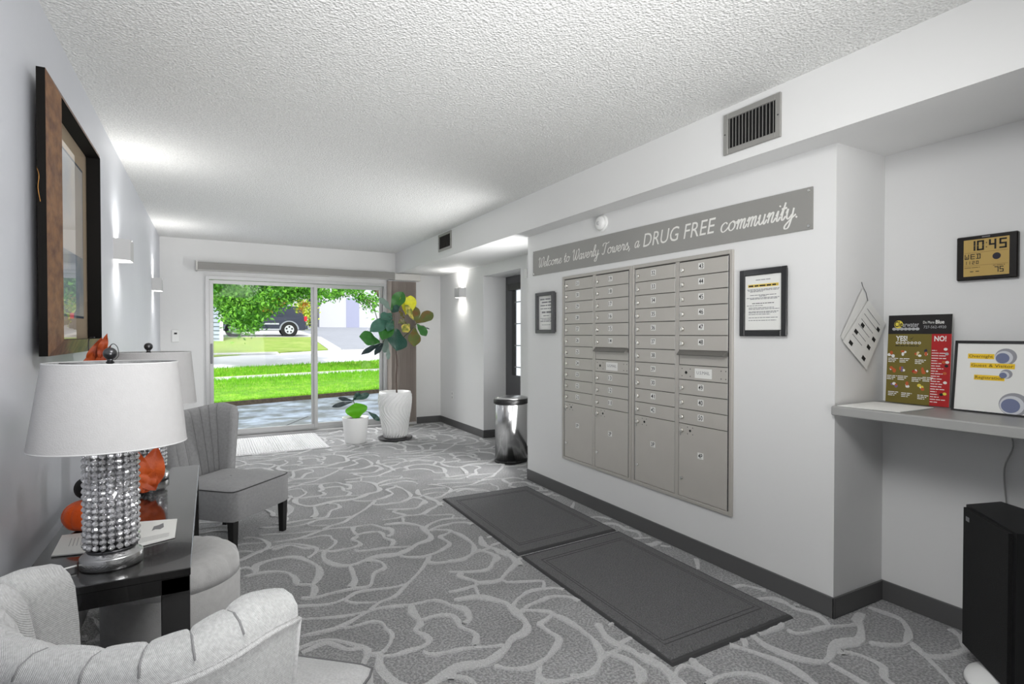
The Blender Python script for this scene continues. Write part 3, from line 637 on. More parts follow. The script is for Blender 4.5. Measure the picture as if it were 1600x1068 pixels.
rr = random.Random(2); textlines(m, -.075, -.02, -.043, .004, .0006, 3, rr); textlines(m, .025, .065, -.040, .004, .0006, 3, rr)
for x in (-.055, -.035): rect(m, x, -.060, x+.012, -.057, .0006, 1)
m.xf(face_to((XA-.0226, 1.098, 1.641), '-X')).build('display', [mat('amber display', (190, 160, 92), .3), ink_m, mat('moon ink', (22, 20, 40), .5), mat('display line', (120, 96, 50), .6)], t)
rect(mb := MB(), -.014, -.002, .014, .002).xf(face_to((XA-.0226, 1.098, 1.728), '-X')).build('maker_mark', grayink_m, t)

# recycling poster leaning on the wall
t = thing('recycling_poster', 'olive and red recycling rules poster leaning on the alcove wall', 'poster', (2.875, 1.34, ZSH))
PW, PH = .262, .415; m = MB(); rect(m, -PW/2, 0, PW/2, PH, 0, 0); rect(m, -PW/2, PH*.785, PW/2, PH, .0004, 1); rect(m, -PW/2, 0, PW*.205, PH*.785, .0004, 2); rect(m, PW*.205, 0, PW/2, PH*.785, .0004, 3)
disc(m, -PW*.33, PH*.895, PW*.072, PW*.072, .0008, 4)
for i in range(7): disc(m, -PW*.40+i*PW*.063, PH*.842, PW*.034, PW*.026, .0006, 7)
m.merge(text_mb('Cle', .026, bold=.02, width=PW*.13), Matrix.Translation((-PW*.33, PH*.898, .0012)), mi=1)
m.merge(text_mb('arwater', .022, bold=.01, width=PW*.26), Matrix.Translation((-PW*.13, PH*.893, .0010)), mi=7)
m.merge(text_mb('Do More', .012, width=PW*.17), Matrix.Translation((PW*.15, PH*.915, .001)), mi=0)
m.merge(text_mb('Blue', .016, bold=.02, width=PW*.13), Matrix.Translation((PW*.32, PH*.918, .001)), mi=0)
m.merge(text_mb('727-562-4920', .012, width=PW*.34), Matrix.Translation((PW*.245, PH*.862, .001)), mi=7)
m.merge(text_mb('YES!', .022, bold=.03, width=PW*.19), Matrix.Translation((-PW*.27, PH*.735, .001)), mi=0)
m.merge(text_mb('NO!', .022, bold=.03, width=PW*.18), Matrix.Translation((PW*.335, PH*.735, .001)), mi=0)
m.add([(PW*-.13, PH*.735, .001), (PW*-.115, PH*.722, .001), (PW*-.07, PH*.755, .001), (PW*-.115, PH*.732, .001)], [(0,1,2,3)], 1)
for i in range(7): disc(m, -PW*.34+i*PW*.06, PH*.685, PW*.026, PW*.024, .0008, 0, 6); disc(m, -PW*.34+i*PW*.06, PH*.685, PW*.014, PW*.013, .0010, 2, 6)
rr = random.Random(9); textlines(m, -PW*.37, PW*.02, PH*.647, .005, .0008, 1, rr)
grid_ = [(-.43, .55, 0), (-.22, .57, 0), (.0, .56, 5), (.12, .58, 6), (-.41, .38, 8), (-.24, .38, 9), (-.04, .37, 3), (.12, .37, 8), (-.36, .205, 9), (-.15, .205, 0), (.08, .19, 4)]
for x, y, c in grid_:
    for q in range(4): disc(m, PW*(x+rr.uniform(-.04, .04)), PH*(y+rr.uniform(-.022, .022)), PW*rr.uniform(.018, .035), PH*rr.uniform(.012, .025), .0008+.0002*q, [c, 0, c, 8][q], 10)
for x, y in ((-.48, .50), (-.29, .50), (-.04, .49), (-.49, .30), (-.31, .30), (-.08, .29), (.09, .30), (-.46, .115), (-.24, .11), (.02, .10)):
    for q in range(3): textlines(m, PW*x, PW*(x+.17-.03*q), PH*(y-.019*q), .0048, .0008, 0, rr)
for k in range(21): textlines(m, PW*.215, PW*(.44 if k % 4 else .36), PH*(.60-.028*k), .0046, .0008, 0, rr, fill=rr.uniform(.5, 1))
for x, y, c in ((.42,.62,0),(.44,.57,7),(.40,.48,8),(.45,.48,0),(.44,.44,1),(.42,.36,8),(.43,.26,0),(.43,.14,4),(.38,.13,1)): disc(m, PW*x, PH*y, PW*.03, PH*.016, .001, c, 8)
posm = [paper_m, mat('poster black', (18, 14, 14), .6), mat('poster olive', (112, 100, 34), .6), mat('poster red', (176, 22, 24), .6), mat('poster yellow', (226, 208, 74), .6), mat('poster cream', (214, 196, 150), .6), mat('poster navy', (40, 44, 66), .6), mat('poster silver', (176, 176, 178), .6), mat('poster orange', (190, 92, 44), .6), mat('poster mauve', (120, 100, 140), .6)]
M = Matrix.Translation((2.865, 1.343, ZSH+.003)) @ Matrix.Rotation(math.radians(3.5), 4, 'Y') @ face_to((0, 0, 0), '-X')
m.xf(M).build('printed_sheet', posm, t); MB().box((-PW/2, 0, -.004), (PW/2, PH, -.0005)).xf(M).build('board', paper_m, t)

# guest registration sign
t = thing('registration_sign', 'white guest registration sheet in a black binder frame on the shelf', 'sign', (2.83, 1.03, ZSH))
RW, RH = .34, .30; M = Matrix.Translation((2.80, 1.178-RW/2, ZSH+.002)) @ Matrix.Rotation(math.radians(7), 4, 'Y') @ face_to((0, 0, 0), '-X')
m = MB(); m.box((-RW/2, 0, -.006), (RW/2, .006, 0)); m.box((-RW/2, RH-.012, -.006), (RW/2, RH, .001)); m.box((-RW/2, 0, -.006), (-RW/2+.010, RH, .001)); m.box((RW/2-.01, 0, -.006), (RW/2, RH, .001)); m.box((-RW/2, 0, -.007), (RW/2, RH, -.004)); m.xf(M).build('binder_frame', blackframe_m, t)
m = MB(); rect(m, -RW/2+.010, .006, RW/2-.01, RH-.012, -.002, 0)
x0 = -RW/2
def hl(x, y, w_, s, a=.014):
    rect(m, x0+x-.004, y-.008, x0+x+w_+.004, y+.013, -.0012, 1); m.merge(text_mb(s, .0115, width=w_, bold=.004), Matrix.Translation((x0+x+w_/2, y+.003, -.0004)), mi=2)
hl(.052, .232, .082, 'Overnight'); hl(.062, .194, .14, 'Guest & Visitor'); hl(.078, .144, .094, 'Registration')
for x, y, r in ((.175, .235, .034), (.180, .165, .019), (.21, .045, .046)):
    disc(m, x0+x, y, r*1.05, r, -.0018, 3); disc(m, x0+x-.006, y-.004, r*.86, r*.82, -.0014, 4); disc(m, x0+x-.010, y-.006, r*.66, r*.62, -.0010, 5)
m.xf(M).build('printed_sheet', [paper_m, mat('yellow highlighter', (240, 200, 40), .7), mat('olive ink', (96, 80, 10), .7), mat('circle gray', (150, 150, 156), .7), mat('circle pale', (205, 207, 212), .7), mat('circle blue gray', (112, 120, 150), .7)], t)
# loose papers on the shelf
tag(MB().add([(2.50, 1.49, ZSH+.001), (2.52, 1.24, ZSH+.001), (2.80, 1.24, ZSH+.001), (2.80, 1.49, ZSH+.001), (2.50, 1.49, ZSH+.004), (2.52, 1.24, ZSH+.004), (2.80, 1.24, ZSH+.004), (2.80, 1.49, ZSH+.004)], [(0,1,2,3),(4,7,6,5),(0,4,5,1),(1,5,6,2),(2,6,7,3),(3,7,4,0)]).build('loose_paper', paper_m), 'white loose sheet lying flat on the alcove shelf', 'paper')
# hanging sheets on the alcove side wall
t = thing('hanging_notices', 'two white sheets hung askew from a hook on the alcove side wall', 'notices', (2.7, YC, 1.2))
def quad_sheet(pts, y, name, draw=True):
    P = [hit(1, y, *p) for p in pts]; m = MB(); m.add([tuple(p) for p in P], [(0, 1, 2, 3)], 0); m.add([tuple(p+Vector((0, .001, 0))) for p in P], [(3, 2, 1, 0)], 0)
    def bl(a, b, c=0): return P[0].lerp(P[1], a).lerp(P[3].lerp(P[2], a), b)
    if draw:
        for k in range(6):
            a = .14+.12*k; q = [bl(a, .12), bl(a+.012, .12), bl(a+.012, .8-.05*k), bl(a, .8-.05*k)]; m.add([tuple(v+Vector((0, -.0006, 0))) for v in q], [(0, 1, 2, 3)], 2)
        for a, b in ((.2, .75), (.42, .75), (.42, .2), (.62, .12), (.62, .7), (.86, .15), (.86, .7)):
            q = [bl(a, b), bl(a+.07, b), bl(a+.07, b+.13), bl(a, b+.13)]; m.add([tuple(v+Vector((0, -.001, 0))) for v in q], [(0, 1, 2, 3)], 1)
    return m.build(name, [paper_m, ink_m, grayink_m], t)
quad_sheet([(1348, 450), (1314, 525), (1318, 533), (1356, 476)], YC-.008, 'rear_sheet', False)
quad_sheet([(1357, 468), (1317, 533), (1354, 577), (1384, 505)], YC-.014, 'front_sheet')
a, b = hit(1, YC-.006, 1348, 447), hit(1, YC-.016, 1356, 470); MB().tube([a+Vector((0, .005, .02)), a, (a+b)/2+Vector((.006, 0, .004)), b], .0014, 6).build('hook_wire', darkmetal_m, t)
# speaker
t = thing('floor_speaker', 'black cabinet speaker on a white round base in the alcove', 'speaker', (2.8, 1.0, 0))
P0 = hit(2, .07, 1500, 1003); P1 = hit(2, .07, 1583, 1092); topz = hit(0, P0.x+.01, 1508, 781).z
dirn = Vector((P1.x-P0.x, P1.y-P0.y, 0)).normalized(); nrm = Vector((dirn.y, -dirn.x, 0)); nrm = -nrm if nrm.x < 0 else nrm
P0 = P0+nrm*.016; topz -= .016
Wd = max(.25, min(.34, (P1-P0).length)); back = Vector((.12, 0, 0))
c = [P0, P0+dirn*Wd, P0+dirn*Wd*.95+nrm*.30, P0+Vector((.17, -.05, 0))]; c = [(p.x, p.y) for p in c]
def ccw(p):
    a = sum(p[i][0]*p[(i+1) % len(p)][1]-p[(i+1) % len(p)][0]*p[i][1] for i in range(len(p))); return p if a > 0 else p[::-1]
c[2] = (min(c[2][0], XA-.03), c[2][1]); c[3] = (min(c[3][0], XA-.02), c[3][1])
MB().prism(ccw(c), .065, topz).build('cabinet', mat('speaker vinyl', (24, 24, 25), .45), t)
off = -nrm*.014; g = [P0+dirn*.012, P0+dirn*(Wd-.02)]
g2 = [(g[0]+off).xy[:], (g[1]+off).xy[:], (g[1]+nrm*.001).xy[:], (g[0]+nrm*.001).xy[:]]
MB().prism(ccw([tuple(q) for q in g2]), .075, topz-.008).build('grille', mat('speaker grille cloth', (14, 14, 15), .95, bump=(400, .6)), t)
lp = P0+dirn*.035+off*1.15; lq = P0+dirn*.062+off*1.15
MB().add([(lp.x, lp.y, topz-.055), (lq.x, lq.y, topz-.055), (lq.x, lq.y, topz-.037), (lp.x, lp.y, topz-.037)], [(0, 1, 2, 3)]).build('badge', grayink_m, t)
cc = P0+dirn*Wd*.62+nrm*.09
MB().lathe((cc.x, cc.y, 0), [(.14, .0), (.17, .02), (.165, .034), (.10, .066)], 36).build('base', pot_m, t)
tag(MB().tube(catmull([(2.905, 1.02, .93), (2.90, 1.0, .85), (2.905, 1.03, .75), (2.90, 1.02, .60)]), .003, 6).build('power_cord', mat('gray cord', (170, 170, 168), .5)), 'thin gray cord hanging on the wall behind the speaker', 'cord')

# ------------------------------------------------------------------ slipper chairs
def slipper_chair(loc, rz, fab, label, dark):
    t = thing('slipper_chair', label, 'chair', (*loc, 0), rz, 'slipper chairs')
    S, Dp = .255, .25
    def seatfn(u, v):     # closed loft: rings from bottom to crowned top
        lv = [(.985, .205), (1.0, .215), (1.0, .365), (.985, .383), (.93, .392), (.6, .404), (.02, .408)]
        k, z = lv[min(int(round(v*6)), 6)]
        a = 2*PI*u; cx, sy = math.cos(a), math.sin(a); p = 16
        r = (abs(cx)**p+abs(sy)**p)**(-1/p); return (S*k*r*cx*(.93 if sy < 0 else 1), Dp*k*r*sy, z)
    MB().grid(seatfn, 64, 7, wrap=True).build('seat', fab, t, local=True)
    m = MB(); ring = [seatfn(i/64, 3/6) for i in range(65)]; m.tube([(x*1.004, y*1.004, z) for x, y, z in ring], .0035, 5, caps=False); m.build('seat_piping', dark, t, local=True)
    N = 10
    def shell(s, z_, off, ch):
        """s -1..1 along the back, z_ 0..1 up the back, off 0 outer .. 1 inner"""
        Wt = .258+.062*z_; Bk = .13+.155*z_**1.1; a = s*PI/2
        sx_, cx_ = math.sin(a), math.cos(a); e = .62
        X = math.copysign(abs(sx_)**.85, sx_)*Wt; Y = -.225-Bk*abs(cx_)**e
        th = (.075+.020*z_)*off; nx, ny = -math.copysign(abs(sx_), sx_), abs(cx_)+.15
        l = math.hypot(nx, ny); bul = 0
        if ch > 0: bul = ch*.012*(abs(math.sin((s+1)/2*N*PI))**.3)
        return X+nx/l*(th+bul), Y+ny/l*(th+bul)
    m = MB(); NU = 161; prof = []
    prof += [(0, z, 0) for z in (0, .15, .35, .55, .75, .93)]
    nout = len(prof)
    prof2 = [(.05, .975, .3), (.2, 1.005, .7), (.42, 1.02, 1), (.66, 1.015, 1), (.86, .985, 1), (.97, .94, 1), (1, .85, 1), (1, .65, 1), (1, .45, 1), (1, .25, 1), (1, .18, .5)]
    Z0, Z1 = .22, .785
    def mk(pr, s_): 
        o, z, ch = pr; x, y = shell(s_, min(z, 1.0), o, ch); dz = .004*ch*(abs(math.sin((s_+1)/2*N*PI))**.22) if z > .93 else 0
        rise = .050*abs(s_)**1.7-.03*abs(s_)**14
        return (x, y, Z0+(Z1-Z0+rise)*z+dz)
    sv = [-1+2*i/(NU-1) for i in range(NU)]
    m.add([mk(pr, s_) for pr in prof for s_ in sv], [(j*NU+i, j*NU+i+1, (j+1)*NU+i+1, (j+1)*NU+i) for j in range(nout-1) for i in range(NU-1)], 0, True); m.build('outer_back', fab, t, local=True)
    pp = [prof[-1]]+prof2; M_ = len(pp); m = MB()
    m.add([mk(pr, s_) for pr in pp for s_ in sv], [(j*NU+i, j*NU+i+1, (j+1)*NU+i+1, (j+1)*NU+i) for j in range(M_-1) for i in range(NU-1)], 0, True)
    m.build('channel_back', fab, t, local=True)
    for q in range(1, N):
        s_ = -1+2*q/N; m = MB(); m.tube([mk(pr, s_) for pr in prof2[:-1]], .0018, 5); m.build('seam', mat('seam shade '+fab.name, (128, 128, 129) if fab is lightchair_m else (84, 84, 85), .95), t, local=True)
    # wing ends: close the profile
    allp = prof+prof2
    for s_ in (-1, 1):
        ring = [mk(pr, s_) for pr in allp]; c_ = Vector((0, 0, 0))
        for r_ in ring: c_ += Vector(r_)
        c_ /= len(ring); bulge = Vector((0, .012, 0)); K = len(ring)
        mid = [tuple(Vector(r_).lerp(c_, .25)+bulge) for r_ in ring]
        m = MB(); m.add(ring+mid+[tuple(c_+bulge*1.2)], [(i, (i+1) % K, K+(i+1) % K, K+i) for i in range(K)]+[(K+i, K+(i+1) % K, 2*K) for i in range(K)], 0, True); m.build('wing_end', fab, t, local=True)
    m = MB(); m.tube([mk((-.012, .93, 0), s_) for s_ in sv[::2]], .0055, 6)
    for s_ in (-1, 1): m.tube([tuple(Vector(mk((-.0, z, 0), s_))+Vector((0, .003, 0))) for z in (.93, .75, .55, .35, .15, 0)], .005, 6)
    m.build('back_piping', fab, t, local=True)
    for sx_ in (-1, 1):
        for sy in (-1, 1):
            x, y = sx_*(S-.035), sy*(Dp-.035); m = MB(); a_ = .022; b_ = .016
            ox, oy = 0, (-.03 if sy < 0 else 0)
            m.add([(x+ox+i*b_, y+oy+j*b_, 0) for i, j in ((-1,-1),(1,-1),(1,1),(-1,1))]+[(x+i*a_, y+j*a_, .225) for i, j in ((-1,-1),(1,-1),(1,1),(-1,1))], [(0,3,2,1),(4,5,6,7),(0,1,5,4),(1,2,6,5),(2,3,7,6),(3,0,4,7)])
            m.build('leg', leg_m, t, local=True)
    return t
f1 = Vector((.72, -.70)); slipper_chair((.112, 3.962), math.atan2(-f1.x, f1.y), graychair_m, 'gray channel back slipper chair beyond the console, near the glass door', mat('dark piping', (58, 58, 59), .8))
f2 = Vector((.65, .76)); slipper_chair((.052, 1.500), math.atan2(-f2.x, f2.y), lightchair_m, 'light gray channel back slipper chair in the foreground, seen from behind', mat('pale piping', (104, 104, 105), .9))

# ottoman
t = thing('tufted_ottoman', 'round light gray tufted ottoman tucked by the black console table', 'ottoman', (-.13, 2.62, 0))
def orf(a, r, z):
    k = abs(math.sin(a*6))**.4; d = 0 if z < .345 else (k-1)*.015
    return r+d*(1 if r > .12 else .3)
c0 = (-.135, 2.60, 0)
MB().lathe(c0, [(.22, .0), (.238, .02), (.242, .34)], 72).build('body', ottoman_m, t)
MB().lathe(c0, [(.242, .34), (.242, .375), (.234, .402), (.21, .424), (.16, .437), (.10, .428), (.06, .412), (.01, .402)], 96, rf=orf).build('cushion_top', ottoman_m, t)
MB().sphere((c0[0], c0[1], .407), .016, 12, 6, sz=.5).build('tuft_button', ottoman_m, t)

# ------------------------------------------------------------------ console table
ZTb = .65; tx0, tx1, ty0, ty1 = -.452, -.052, 1.805, 3.22
t = thing('console_table', 'glossy black console table along the left wall', 'table', ((tx0+tx1)/2, (ty0+ty1)/2, 0))
MB().box((tx0, ty0, ZTb-.022), (tx1, ty1, ZTb), bev=.002).build('tabletop', mat('console top lacquer', (18, 17, 17), .14, coat=.5), t)
m = MB(); lw = .07; m.box((tx0+.003, ty0+.002, ZTb-.065), (tx1-.003, ty0+.03, ZTb-.022)); m.box((tx0+.003, ty1-.03, ZTb-.065), (tx1-.003, ty1-.002, ZTb-.022)); m.box((tx0+.003, ty0+.03, ZTb-.065), (tx0+.03, ty1-.03, ZTb-.022)); m.box((tx1-.03, ty0+.03, ZTb-.065), (tx1-.003, ty1-.03, ZTb-.022)); m.build('apron', blackwood_m, t)
for x in (tx0+.002, tx1-.002-lw):
    for y in (ty0+.002, ty1-.002-lw): MB().box((x, y, 0), (x+lw, y+lw, ZTb-.022), bev=.002).build('leg', blackwood_m, t)

# ------------------------------------------------------------------ crystal lamps
crystal = mat('crystal', (252, 252, 254), .04, metal=.35, trans=.7, ior=1.6, spec=1.0)
def bead_mb():
    m = MB(); prof = [(.0015, -.0088), (.0058, -.0062), (.0088, -.0018), (.0088, .0018), (.0058, .0062), (.0015, .0088)]; m.lathe((0, 0, 0), prof, 7); m.sm = [False]*len(m.sm); return m
BEAD = bead_mb()
def table_lamp(x, y, label, full):
    t = thing('table_lamp', label, 'lamp', (x, y, ZTb), 0, 'crystal table lamps'); c = (x, y, ZTb); E_ = .88
    MB().lathe(c, [(.074, 0), (.076, .004), (.076, .030), (.073, .034), (.066, .036), (.063, .044), (.05, .045)], 56, sy=E_).build('base', steel_m, t)
    MB().lathe(c, [(.053, .044), (.053, .330)], 40, sy=E_).build('inner_sleeve', mat('lamp mirror sleeve', (205, 205, 207), .12, .95), t)
    MB().lathe(c, [(.058, .044), (.060, .046), (.060, .052), (.056, .052)], 40, sy=E_).build('lower_ring', darkmetal_m, t)
    MB().lathe(c, [(.056, .330), (.061, .332), (.061, .340), (.050, .345), (.01, .346)], 40, sy=E_).build('upper_ring', darkmetal_m, t)
    NS = 20; NB = 16
    for i in range(NS):
        a = 2*PI*i/NS+.1; px, py = x+math.cos(a)*.0615, y+math.sin(a)*.0615*E_; m = MB()
        for j in range(NB):
            m.merge(BEAD, Matrix.Translation((px, py, ZTb+.064+j*.0172)) @ Matrix.Rotation(rnd.uniform(0, 6), 4, 'Z') @ Matrix.Rotation(rnd.uniform(-.35, .35), 4, 'X'))
        m.build('bead_strand', crystal, t)
    m = MB()
    for i in range(0, 4):
        a = -PI/2-.25+i*PI/2; m.tube([(x+math.cos(a)*.065, y+math.sin(a)*.065*E_, ZTb+.05), (x+math.cos(a)*.065, y+math.sin(a)*.065*E_, ZTb+.335)], .0018, 5)
    m.build('support_rod', darkmetal_m, t)
    MB().tube([(x, y, ZTb+.34), (x, y, ZTb+.59)], .005, 8).build('stem', steel_m, t)
    zt, zb = ZTb+.580, ZTb+.345; E2 = .80; sxo = .007
    def shf(r0, r1): return lambda u, v: (x+sxo*v+math.cos(2*PI*u)*(r0+(r1-r0)*v), y+math.sin(2*PI*u)*(r0+(r1-r0)*v)*E2, zb+(zt-zb)*v)
    sh = MB().grid(shf(.189, .161), 72, 4, wrap=True).build('lamp_shade', shade_m, t)
    MB().grid(shf(.1865, .1585), 72, 2, wrap=True).build('shade_lining', shadein_m, sh)
    for r0, z, o_ in ((.189, zb, 0), (.161, zt, sxo)): MB().tube([(x+o_+math.cos(2*PI*k/64)*(r0-.001), y+math.sin(2*PI*k/64)*(r0-.001)*E2, z) for k in range(65)], .002, 6, caps=False).build('shade_trim', mat('shade trim', (206, 206, 206), .8), sh)
    m = MB()
    for a in (.5, .5+2*PI/3, .5+4*PI/3): m.tube([(x, y, zt-.006), (x+sxo+math.cos(a)*.158, y+math.sin(a)*.158*E2, zt-.003)], .0015, 5)
    m.build('shade_spider', darkmetal_m, t)
    m = MB(); m.lathe((x, y, zt-.004), [(.006, 0), (.011, .004), (.007, .010), (.010, .014)], 16); m.sphere((x, y, zt+.026), .0175, 18, 12); m.build('finial', darkmetal_m, t)
table_lamp(-.252, 1.945, 'crystal bead table lamp with white oval shade at the near end of the console', True)
table_lamp(-.245, 2.99, 'farther crystal bead table lamp with gray looking oval shade', False)
tag(MB().tube(catmull([(-.332, 1.94, ZTb+.012), (-.37, 1.925, ZTb+.01), (-.39, 1.90, ZTb+.004), (-.43, 1.82, ZTb+.004), (-.465, 1.785, ZTb+.003), (-.485, 1.78, ZTb-.05), (-.49, 1.79, .4)]), .003, 6).build('lamp_cord', white_m), 'white cord running from the near lamp base', 'cord')

# papers on the table
def flyer(pts, label, pic):
    P = [Vector((p[0], p[1], ZTb+.0015)) for p in pts]; t = thing('flyer', label, 'paper', sum(P, Vector())/4, 0, 'flyers on the console')
    m = MB(); m.add([tuple(p) for p in P]+[tuple(p+Vector((0, 0, .004))) for p in P], [(3,2,1,0),(4,5,6,7),(0,1,5,4),(1,2,6,5),(2,3,7,6),(3,0,4,7)], 0)
    def bl(a, b): return P[0].lerp(P[1], a).lerp(P[3].lerp(P[2], a), b)+Vector((0, 0, .0046))
    rr = random.Random(6)
    if pic:
        q = [bl(.42, .50), bl(.50, .55), bl(.62, .52), bl(.70, .60), bl(.68, .82), bl(.58, .74), bl(.46, .70)]; m.add([tuple(v) for v in q], [(0, 1, 2, 3, 4, 5, 6)], 1)
        for k in range(4): m.add([tuple(v) for v in (bl(.15, .1+.05*k), bl(.85, .1+.05*k), bl(.85, .110+.05*k), bl(.15, .110+.05*k))], [(0, 1, 2, 3)], 1)
    else:
        for k in range(5): m.add([tuple(v) for v in (bl(.3+.09*k, .35), bl(.312+.09*k, .35), bl(.312+.09*k, .75), bl(.3+.09*k, .75))], [(0, 1, 2, 3)], 1)
    m.build('sheet', [paper_m, grayink_m], t)
flyer([(-.417, 2.085), (-.30, 2.060), (-.33, 2.275), (-.428, 2.282)], 'white leaflet left of the near lamp', False)
flyer([(-.215, 2.045), (-.104, 2.09), (-.106, 2.29), (-.235, 2.32)], 'white flyer with a small dark picture right of the near lamp', True)

# pumpkins and leaf spray
def pumpkin(c, R, Hh, mt, label, name, ribs=9):
    t = thing(name, label, 'pumpkin', (c[0], c[1], c[2]), 0, 'stacked fabric pumpkins')
    def rf(a, r, z): return r*(1-.10*(1-abs(math.sin(a*ribs/2))**.6))
    pr = [(max(.002, R*math.sin(PI*k/12)**.85), Hh-Hh*math.cos(PI*k/12)) for k in range(13)]
    MB().lathe(c, pr, 72, rf=rf).build('body', mt, t); MB().tube([(c[0], c[1], c[2]+2*Hh-.004), (c[0]+.004, c[1], c[2]+2*Hh+.012)], [.006, .004], 6).build('stem', soil_m, t)
pumpkin((-.378, 2.33, ZTb), .062, .050, orange_m, 'orange fabric pumpkin on the console behind the near lamp', 'orange_pumpkin')
pumpkin((-.372, 2.345, ZTb+.1015), .036, .036, mat('black fabric', (34, 34, 35), .85), 'small black fabric pumpkin stacked on the orange one', 'black_pumpkin', 7)
def leaf_mb(base, tip, up, width, curl=.1, fiddle=False, n=8, cup=.15, thick=.0):
    base, tip, up = Vector(base), Vector(tip), Vector(up); ax = tip-base; L = ax.length; ax.normalize(); side = ax.cross(up).normalized(); nn = side.cross(ax)
    m = MB()
    def wprof(t_):
        if fiddle: return width*((.16*(1-t_**8)+.92*max(0, math.sin(PI*t_**1.6))**.8))*(.25 if t_ < .02 else 1)*(.82 if t_ > .985 else 1)
        return width*max(.02, math.sin(PI*t_**.8))
    def fn(u, v):
        s_ = (u-.5)*2; w_ = wprof(v)/2
        return tuple(base+ax*(L*v)+side*(s_*w_)+nn*(cup*abs(s_)*w_-curl*L*v*v+.006*math.sin(v*16)*abs(s_)))
    m.grid(fn, 7, n*2); m2 = MB(); return m
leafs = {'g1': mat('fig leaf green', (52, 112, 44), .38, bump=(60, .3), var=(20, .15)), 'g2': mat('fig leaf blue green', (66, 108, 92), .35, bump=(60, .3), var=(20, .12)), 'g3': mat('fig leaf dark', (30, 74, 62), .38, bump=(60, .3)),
  'y': mat('fig leaf yellow', (226, 222, 40), .45, var=(30, .1)), 'yb': mat('fig leaf yellow cream', (214, 196, 90), .5, two=((120, 130, 50), 22, .4, .6)), 'br': mat('fig leaf olive brown', (92, 104, 48), .5, two=((120, 84, 40), 16, .45, .7)), 'dk': mat('fig leaf slate', (42, 56, 60), .4), 'pg': mat('fig leaf pale', (130, 150, 140), .45)}  # dk is a plain dark slate leaf colour
t = thing('leaf_spray', 'orange autumn leaf spray on twisted wire behind the near lamp', 'decoration', (-.24, 2.74, ZTb))
for a, b, w_ in (((-.235, 2.70, .665), (-.195, 2.72, .85), .10), ((-.25, 2.71, .66), (-.262, 2.70, .84), .08), ((-.20, 2.69, .67), (-.27, 2.71, .79), .07), ((-.245, 2.69, .665), (-.205, 2.70, .755), .06)):
    leaf_mb(a, b, (.1, -1, .2), w_, .05, cup=.25).build('leaf', leafor_m, t)
for a, b, w_ in (((-.40, 2.62, 1.17), (-.365, 2.62, 1.30), .055), ((-.385, 2.60, 1.16), (-.335, 2.61, 1.27), .04), ((-.42, 2.62, 1.15), (-.39, 2.61, 1.245), .045), ((-.37, 2.60, 1.22), (-.345, 2.60, 1.315), .03)):
    leaf_mb(a, b, (.1, -1, .2), w_, .05, cup=.3).build('leaf', leafor_m, t)
MB().tube(catmull([(-.24, 2.72, ZTb+.004), (-.28, 2.73, .85), (-.36, 2.67, 1.05), (-.40, 2.63, 1.20), (-.405, 2.62, 1.29), (-.385, 2.61, 1.30)]), .0022, 6).build('wire_stem', darkmetal_m, t)
MB().tube(catmull([(-.36, 2.62, 1.20), (-.335, 2.61, 1.27), (-.315, 2.60, 1.265), (-.31, 2.60, 1.23), (-.325, 2.60, 1.21)]), .0015, 5).build('wire_curl', darkmetal_m, t)

# ------------------------------------------------------------------ potted plants
bx, by = 2.035, 6.78
t = thing('fiddle_leaf_fig', 'tall fiddle leaf fig in a textured white planter beside the blinds', 'potted plant', (bx, by, 0))
def ppot(a, r, z): return r
pr = [(.135, .03), (.15, .10), (.19, .36), (.205, .50), (.20, .57), (.192, .60), (.18, .60), (.178, .56)]
MB().lathe((bx, by, 0), pr, 60).build('planter', pot_m, t)
m = MB(); NSp = 26
for i in range(NSp):
    for sgn in (1,):
        P = []
        for k in range(15):
            z = .045+.52*k/14; r = np.interp(z, [.03, .10, .36, .50, .57], [.135, .15, .19, .205, .20])+.001; a = 2*PI*i/NSp+.42*math.sin(k*.45+.4)
            P.append((bx+math.cos(a)*r, by+math.sin(a)*r, z))
        m.tube(P, .0065, 5, caps=False)
m.build('relief_pattern', pot_m, t)
MB().lathe((bx, by, 0), [(.178, .555), (.05, .562), (.01, .565)], 32, closed=False).build('soil', soil_m, t)
MB().lathe((bx, by, 0), [(.17, .001), (.20, .008), (.215, .030), (.205, .030), (.19, .018), (.02, .016)], 40).build('saucer', mat('dark saucer', (72, 72, 74), .4), t)
def W(u, v, y=by): return hit(1, y, u, v)
tr = catmull([W(620, 614), W(619, 590), W(620.5, 570), W(619, 548), W(619, 530), W(614, 508), W(613, 490)], 4)
MB().tube(tr, [.011-.004*i/len(tr) for i in range(len(tr))], 8).build('trunk', mat('fig bark', (92, 78, 72), .8, bump=(60, .6)), t)
brm = mat('fig twig', (84, 86, 60), .7)
MB().tube(catmull([W(619, 535), W(630, 527), W(645, 512), W(651, 505)]), .006, 6).build('branch', brm, t)
MB().tube(catmull([W(619, 530), W(606, 522), W(598, 535)]), .005, 6).build('branch', brm, t)
MB().tube(catmull([W(613, 492), W(611, 484)]), .005, 6).build('branch', brm, t)
